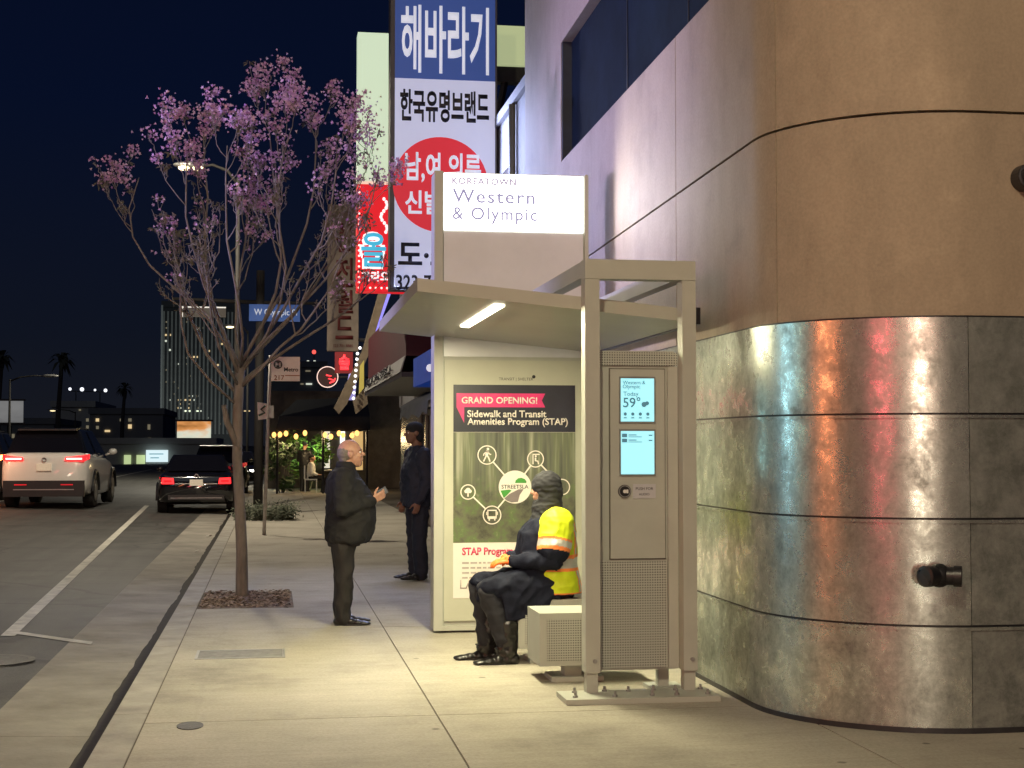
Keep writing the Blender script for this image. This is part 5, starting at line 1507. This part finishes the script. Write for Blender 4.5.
def shoe(name, par, heel, direction, mat, L=.27, top=.10, boot=0.0):
    d = V(direction).normalized(); s = V((-d.y, d.x, 0))
    bm = B()
    for t, hw, h in ((.0, .032, .075), (.05, .036, .078), (.11, .037, .07), (.17, .043, .052), (.22, .044, .042), (.25, .034, .034)):
        c = V(heel) + d * t * L / .27
        ball(bm, V((c.x, c.y, heel[2] + h * .5)), (.045, .045, h * .52), 12, 8)
        ball(bm, V((c.x, c.y, heel[2] + h * .4)) + s * .012, (.040, .040, h * .42), 12, 8)
    tube(bm, [V(heel) + d * .04 + V((0, 0, .05)), V(heel) + d * .035 + V((0, 0, top + boot))], [.050, .052 + boot * .05], 16)
    sh_ = organic(name, bm, .008, mat, par, 2)
    bm = B()
    ol = []
    for k in range(24):
        a = 2 * math.pi * k / 24
        r = V(heel) + d * (.115 * L / .27 + math.cos(a) * (L * .5 + .012)) + s * math.sin(a) * (.045 if math.cos(a) > 0 else .039)
        ol.append((r.x, r.y, heel[2]))
    prism(bm, ol, (0, 0, .016)); obj('sole', bm, M_BLACK, sh_, local=True)
    return sh_


# the older man in the black jacket, facing right
pm = thing('person', 'balding older person in black padded jacket holding a phone beside the tree', 'person', (.665, 13.56, 0))
S_ = .985
bm = B()
hq = head(bm, V((.035, 0, 1.525)), 1.06, .10)
limb(bm, [V((-.02, 0, 1.36)), V((.015, 0, 1.47))], [.068, .060], 16)
stack(bm, [(.74, -.02, 0, .12, .165), (.9, .03, 0, .16, .17), (1.05, .04, 0, .17, .175), (1.2, .0, 0, .13, .18), (1.34, -.02, 0, .075, .16), (1.39, -.015, 0, .055, .07)])
RS, RE, RW = V((-.03, -.20, 1.31)), V((-.04, -.255, 1.04)), V((.215, -.15, 1.10))
LS, LE, LW = V((-.03, .20, 1.31)), V((.0, .26, 1.03)), V((.235, .10, 1.08))
for a_, b_, c_2 in ((RS, RE, RW), (LS, LE, LW)): limb(bm, [a_, b_, c_2], [.055, .042, .028])
for y in (-.09, .09): limb(bm, [V((-.03, y, .80)), V((-.02, y, .45)), V((-.04, y, .09))], [.09, .058, .042])
hand(bm, RW + V((.015, 0, .01)), V((.85, .25, .45)), V((-.25, .9, .3)), 1, .45)
hand(bm, LW + V((.015, 0, .01)), V((.85, -.3, .35)), V((0, -.3, .95)), -1, .6)
body = organic('body', bm, .0062, M_SKIN, pm, 2)
eyes(hq, body, 1.06)
bm = B()
ball(bm, hq(-.034, 0, .008), (.086, .0835, .088), 22, 14); ball(bm, hq(-.055, 0, -.05), (.050, .066, .035), 16, 10)
organic('hair', bm, .008, M_HAIRG, body, 1, .002, 60)
bm = B()
stack(bm, [(.725, .005, 0, .175, .225), (.76, .015, 0, .205, .24), (.84, .03, 0, .225, .25), (.97, .04, 0, .23, .25), (1.08, .035, 0, .22, .245), (1.19, .01, 0, .20, .245), (1.28, -.02, 0, .165, .235), (1.345, -.03, 0, .125, .19), (1.395, -.015, 0, .095, .105), (1.43, -.005, 0, .086, .086)], 32)
for a_, b_, c_2 in ((RS, RE, RW), (LS, LE, LW)):
    limb(bm, [a_, b_, b_.lerp(c_2, .95)], [.098, .084, .058], 16)
organic('jacket', bm, .009, M_JKT, body, 4, .009, 9, (1, 1, 1.3))
bm = B(); stack(bm, [(1.405, -.012, 0, .088, .092), (1.425, -.008, 0, .088, .09), (1.452, -.012, 0, .078, .082)], 28); organic('collar', bm, .008, M_JKT, body, 1)
bm = B()
stack(bm, [(.70, -.02, 0, .145, .19), (.80, -.02, 0, .15, .19), (.9, 0, 0, .14, .18)], 24)
for y in (-.092, .092): limb(bm, [V((-.03, y, .76)), V((-.02, y, .46)), V((-.035, y, .11)), V((-.03, y, .075))], [.108, .086, .078, .080], 16)
organic('trousers', bm, .010, M_TRS, body, 3, .013, 8, (1, 1, .6))
shoe('shoe', body, (-.075, -.095, 0), (1, -.12, 0), M_SHOE); shoe('shoe', body, (-.06, .10, 0), (1, .1, 0), M_SHOE)
ph = thing('phone', 'small phone held up by the older person in the black jacket', 'phone', (.98, 13.46, 1.16))
bm = B(); box(bm, -.030, .030, -.004, .004, -.055, .055)
bmesh.ops.rotate(bm, verts=bm.verts, cent=(0, 0, 0), matrix=Matrix.Rotation(R(62), 3, 'Y')); bmesh.ops.translate(bm, verts=bm.verts, vec=(.970, 13.455, 1.178))
obj('case', bm, M('phone_grey', (.10, .11, .13), .3), ph)

# the seated worker in the yellow vest, facing the street
pw = thing('person', 'seated worker in yellow high visibility vest, dark head scarf and orange gloves', 'person', (2.06, 11.06, 0))
pw.rotation_euler = (0, 0, math.pi)
M_COAT = M('coat_navy', (.010, .012, .024), .8, 0, .3, 8, .25, 150); MATS['coat_navy'].node_tree.nodes['Principled BSDF'].inputs['Specular IOR Level'].default_value = .15
M_SCARF = M('scarf_black', (.013, .013, .017), .85, 0, .3, 10)
bm = B()
hq = head(bm, V((.035, 0, 1.27)), .98, -.06)
limb(bm, [V((-.02, 0, 1.08)), V((.02, 0, 1.2))], [.06, .055])
stack(bm, [(.48, -.02, 0, .15, .18), (.62, -.02, 0, .14, .17), (.8, .0, 0, .12, .155), (.95, -.01, 0, .12, .17), (1.06, -.03, 0, .075, .16), (1.11, -.02, 0, .05, .06)])
LS, LE, LW = V((-.01, .185, 1.02)), V((.03, .245, .755)), V((.30, .11, .752))
RS, RE, RW = V((-.03, -.185, 1.03)), V((.03, -.235, .77)), V((.31, -.03, .755))
for a_, b_, c_2 in ((RS, RE, RW), (LS, LE, LW)): limb(bm, [a_, b_, c_2], [.05, .04, .028])
legs = [(V((.02, .10, .57)), V((.50, .13, .545)), V((.36, .14, .12))), (V((.02, -.10, .57)), V((.53, -.09, .555)), V((.47, -.10, .12)))]
for h_, k_, f_ in legs: limb(bm, [h_, k_, f_], [.085, .06, .045])
body = organic('body', bm, .0075, M_SKIN, pw, 2); eyes(hq, body, .98)
bm = B()      # coat: body, sleeves and the skirt over the thighs
stack(bm, [(.475, .0, 0, .185, .205), (.55, .0, 0, .18, .20), (.68, .035, 0, .195, .20), (.82, .06, 0, .20, .20), (.95, .055, 0, .185, .20), (1.04, .02, 0, .14, .19), (1.10, .0, 0, .10, .12), (1.13, .0, 0, .08, .08)], 30)
for a_, b_, c_2 in ((RS, RE, RW), (LS, LE, LW)): limb(bm, [a_, b_, b_.lerp(c_2, .97)], [.082, .072, .050], 16)
for h_, k_, f_ in legs: limb(bm, [h_, h_.lerp(k_, .5) + V((0, 0, .015)), k_ + V((-.02, 0, .006))], [.115, .110, .090], 16)
hexa(bm, [(.06, .165, .33), (.37, .175, .32), (.37, .215, .32), (.06, .205, .33), (.0, .12, .60), (.40, .12, .60), (.40, .215, .57), (.0, .215, .57)])
hexa(bm, [(.34, -.12, .43), (.55, -.10, .45), (.56, .02, .44), (.36, .04, .42), (.30, -.16, .60), (.56, -.14, .60), (.56, .05, .60), (.32, .06, .60)])
organic('coat', bm, .0095, M_COAT, body, 3, .014, 9, (1, 1, .8))
bm = B()
for h_, k_, f_ in legs: limb(bm, [h_.lerp(k_, .6), k_ + V((-.005, 0, -.012)), k_.lerp(f_, .5) + V((-.01, 0, 0)), f_ + V((0, 0, .02))], [.085, .082, .078, .066], 16)
organic('trousers', bm, .010, M('work_trousers', (.012, .012, .018), .85, 0, .3, 8), body, 3, .012, 9)
ELB = {1: (LS, LE), -1: (RS, RE)}


def vestmat(c, n_):
    s = 1 if c.y > 0 else -1
    a_, b_ = ELB[s]
    d = b_ - a_; t = (c - a_).dot(d) / d.length_squared
    if abs(c.y) > .185 and c.z < 1.02 and t > .2 and (c - (a_ + d * t)).length < .175 and abs(c.y) > .17 + .04 * t + .0:
        if .48 < t < .66: return 1
        if .42 < t <= .48 or .66 <= t < .76: return 2
        if t >= .76: return 3
        if abs(c.y) > .2: return 0
    if .695 < c.z < .765: return 1
    if .670 < c.z <= .695 or .765 <= c.z < .79 or c.z < .515: return 2
    if c.x < -.06 and abs(abs(c.y) - .11) < .028: return 1 if abs(abs(c.y) - .11) < .014 else 2
    if c.z > .8 and c.x > .115: return 2
    if c.z > 1.035 and abs(c.y) < .13 and c.x > -.05: return 2
    return 0


bm = B()
stack(bm, [(.50, -.04, 0, .19, .225), (.56, -.04, 0, .19, .225), (.68, -.02, 0, .185, .218), (.82, -.015, 0, .185, .218), (.95, -.02, 0, .175, .215), (1.04, -.03, 0, .14, .20), (1.085, -.03, 0, .11, .14), (1.105, -.02, 0, .085, .10)], 34)
for a_, b_ in ((LS, LE), (RS, RE)):
    limb(bm, [V((-.035, a_.y * .35, 1.06)), V((-.04, a_.y * .9, 1.03))], [.075, .105], 16)
    limb(bm, [a_ + V((-.005, 0, -.005)), a_.lerp(b_, .66)], [.128, .124], 18)
organic('vest', bm, .0075, [M('vest_yellow', (.66, .80, .015), .6, 0, .08, 8, emit=(.1, .13, 0), es=.0), M('vest_silver', (.50, .50, .47), .35, .2, .06), M('vest_orange', (.92, .26, .06), .6, 0, .05), M_COAT], body, 2, .008, 9, matfn=vestmat)
bm = B()      # scarf wound over head and neck
ball(bm, hq(-.012, 0, .028), (.116, .106, .112), 22, 14); ball(bm, hq(-.035, 0, -.02), (.095, .106, .11), 20, 12)
stack(bm, [(1.035, .03, 0, .125, .15), (1.08, .025, 0, .115, .125), (1.13, .025, 0, .118, .115), (1.18, .02, 0, .108, .106), (1.23, .0, 0, .098, .098)], 26)
for k in range(4): limb(bm, [hq(.045 - .01 * k, .07, -.02 - .02 * k), hq(.055, .035, -.095 - .012 * k), hq(.055, -.035, -.095 - .012 * k), hq(.045 - .01 * k, -.07, -.02 - .02 * k)], [.022, .026, .026, .022], 10)
limb(bm, [V((.09, .03, 1.10)), V((.125, .02, .98)), V((.13, .01, .90))], [.05, .045, .03], 12)
organic('scarf', bm, .0075, M_SCARF, body, 2, .007, 13, (1, 1, 2.0))
M_ORG = M('glove_orange', (.88, .16, .02), .6, 0, .1, 20)
bm = B(); hand(bm, LW, V((.9, -.25, -.10)), V((0, -.25, -1)), -1, .38, 1.12); limb(bm, [LW - V((.03, -.01, 0)), LW + V((.03, -.01, 0))], [.036, .036]); organic('glove', bm, .0055, M_ORG, body, 1)
bm = B(); hand(bm, RW, V((.85, .35, -.12)), V((0, .2, -1)), 1, .40, 1.12); limb(bm, [RW - V((.03, .01, 0)), RW + V((.03, .01, 0))], [.036, .036]); organic('glove', bm, .0055, M_ORG, body, 1)
for (h_, k_, f_), dr in ((legs[0], (1, .06, 0)), (legs[1], (1, -.05, 0))):
    bm = B(); limb(bm, [V((f_.x - .02, f_.y, .08)), V((f_.x - .02, f_.y, .20)), V((f_.x - .018, f_.y, .285))], [.064, .074, .080], 16); limb(bm, [V((f_.x + .03, f_.y, .09)), V((f_.x + .01, f_.y, .2))], [.045, .05]); organic('boot_shaft', bm, .009, M_SHOE, body, 2, .008, 16, (1, 1, 2))
    bt_ = shoe('boot', body, (f_.x - .06, f_.y, 0), dr, M_SHOE, .285, .12, .12)
    bm = B()
    for k in range(3): limb(bm, [V((f_.x + .02 + .022 * k, f_.y - .035, .17 - .03 * k)), V((f_.x + .032 + .022 * k, f_.y, .175 - .03 * k)), V((f_.x + .02 + .022 * k, f_.y + .035, .17 - .03 * k))], [.007] * 3, 6)
    obj('laces', bm, M_BLACK, bt_, local=True)

# the tall officer in navy behind the shelter
po_ = thing('person', 'tall person in dark navy uniform standing by the shops behind the poster', 'person', (1.70, 17.85, 0))
po_.rotation_euler = (0, 0, R(193))
bm = B()
hq = head(bm, V((.03, 0, 1.745)), 1.04, -.05)
limb(bm, [V((-.02, 0, 1.54)), V((.01, 0, 1.68))], [.064, .058])
stack(bm, [(.90, -.01, 0, .12, .165), (1.1, .01, 0, .13, .17), (1.3, .0, 0, .13, .19), (1.48, -.02, 0, .085, .19), (1.56, -.015, 0, .055, .07)])
RS, RE, RW = V((-.02, -.22, 1.48)), V((-.05, -.28, 1.18)), V((.06, -.29, .93))
LS, LE, LW = V((-.02, .22, 1.48)), V((-.05, .28, 1.18)), V((.07, .29, .93))
for a_, b_, c_2 in ((RS, RE, RW), (LS, LE, LW)): limb(bm, [a_, b_, c_2], [.056, .044, .03])
for y in (-.10, .10): limb(bm, [V((-.02, y, .92)), V((-.01, y, .5)), V((-.03, y, .09))], [.095, .062, .045])
hand(bm, RW, V((.25, .0, -.95)), V((.1, .95, .1)), 1, .4); hand(bm, LW, V((.25, .0, -.95)), V((.1, -.95, .1)), -1, .4)
body = organic('body', bm, .008, M_SKIND, po_, 2); eyes(hq, body, 1.04)
bm = B(); ball(bm, hq(-.012, 0, .045), (.112, .092, .09), 18, 12); ball(bm, hq(-.05, 0, -.04), (.07, .085, .09), 16, 10); organic('beanie', bm, .009, M('beanie_black', (.010, .010, .012), .9), body, 1)
bm = B()
stack(bm, [(.88, -.01, 0, .165, .22), (.98, .0, 0, .17, .225), (1.15, .015, 0, .175, .225), (1.32, .005, 0, .17, .24), (1.45, -.02, 0, .13, .23), (1.53, -.02, 0, .10, .14), (1.59, -.01, 0, .08, .085)], 30)
for a_, b_, c_2 in ((RS, RE, RW), (LS, LE, LW)): limb(bm, [a_, b_, b_.lerp(c_2, .95)], [.092, .078, .055], 16)
jk = organic('jacket', bm, .010, M_NAVYC, body, 3, .013, 9)
bm = B(); ball(bm, V((.01, .292, 1.40)), (.03, .012, .022), 10, 6); obj('shoulder_patch', bm, M('patch_white', (.6, .6, .62), .6), jk, local=True)
bm = B()
stack(bm, [(.84, -.02, 0, .14, .19), (.95, -.02, 0, .14, .19)], 24)
for y in (-.10, .10): limb(bm, [V((-.02, y, .9)), V((-.01, y, .5)), V((-.03, y, .08))], [.115, .092, .085], 16)
organic('trousers', bm, .010, M('uniform_trousers', (.010, .012, .024), .85, 0, .2, 8), body, 3, .012, 8)
for y, dd in ((-.10, -.1), (.10, .12)):
    s_ = shoe('shoe', body, (-.07, y, .016), (1, dd, 0), M_SHOE, .29)
    bm = B(); tube(bm, [(-.10, y, 0), (.19, y + dd * .28, 0), (.19, y + dd * .28, .016)], .0, 4); bm.free()

# two people on the patio
def small_person(label, x, y, rz, shirt, pants, seated):
    t = thing('person', label, 'person', (x, y, 0)); t.rotation_euler = (0, 0, rz)
    z = -.42 if seated else 0
    bm = B(); hq = head(bm, V((.03, 0, 1.60 + z)), 1.0, 0)
    limb(bm, [V((0, 0, 1.42 + z)), V((.01, 0, 1.54 + z))], [.06, .055])
    stack(bm, [(.86 + z, 0, 0, .12, .16), (1.1 + z, 0, 0, .12, .16), (1.35 + z, 0, 0, .10, .19), (1.44 + z, 0, 0, .05, .08)])
    if seated: lg_ = [(V((.0, y_, .50)), V((.44, y_, .50)), V((.40, y_, .05))) for y_ in (-.1, .1)]
    else: lg_ = [(V((.0, y_, .86)), V((.02, y_, .46)), V((.0, y_, .05))) for y_ in (-.1, .1)]
    for l_ in lg_: limb(bm, l_, [.085, .06, .045])
    am = [(V((0, s * .2, 1.36 + z)), V((.0, s * .25, 1.08 + z)), V((.22, s * .16, 1.02 + z))) for s in (-1, 1)]
    for a_ in am: limb(bm, a_, [.05, .042, .03])
    for a_, s in zip(am, (1, -1)): hand(bm, a_[2], V((1, .1 * s, 0)), V((0, 0, -1)), s, .3)
    b = organic('body', bm, .014, M_SKIN, t, 1)
    bm = B(); stack(bm, [(.84 + z, 0, 0, .155, .19), (1.1 + z, 0, 0, .15, .19), (1.34 + z, 0, 0, .13, .22), (1.44 + z, 0, 0, .08, .1)])
    for a_ in am: limb(bm, [a_[0], a_[1], a_[1].lerp(a_[2], .8)], [.08, .065, .05])
    organic('shirt', bm, .018, shirt, b, 2, .008, 9)
    bm = B()
    for l_ in lg_: limb(bm, l_, [.11, .085, .075])
    organic('trousers', bm, .018, pants, b, 2)
    bm = B(); ball(bm, hq(-.02, 0, .035), (.105, .088, .09), 14, 9); organic('hair', bm, .014, M_SCARF, b, 1)
    for l_ in lg_: shoe('shoe', b, (l_[2].x - .05, l_[2].y, 0), (1, 0, 0), M_SHOE)


small_person('diner in a white shirt seated on the patio chair', 1.32, YR + 1.2, 0, M_WHITE, M_TRS, True)
small_person('person in black standing behind the seated diner on the patio', 1.12, YR + 2.3, R(60), M_BLACK, M_BLACK, False)
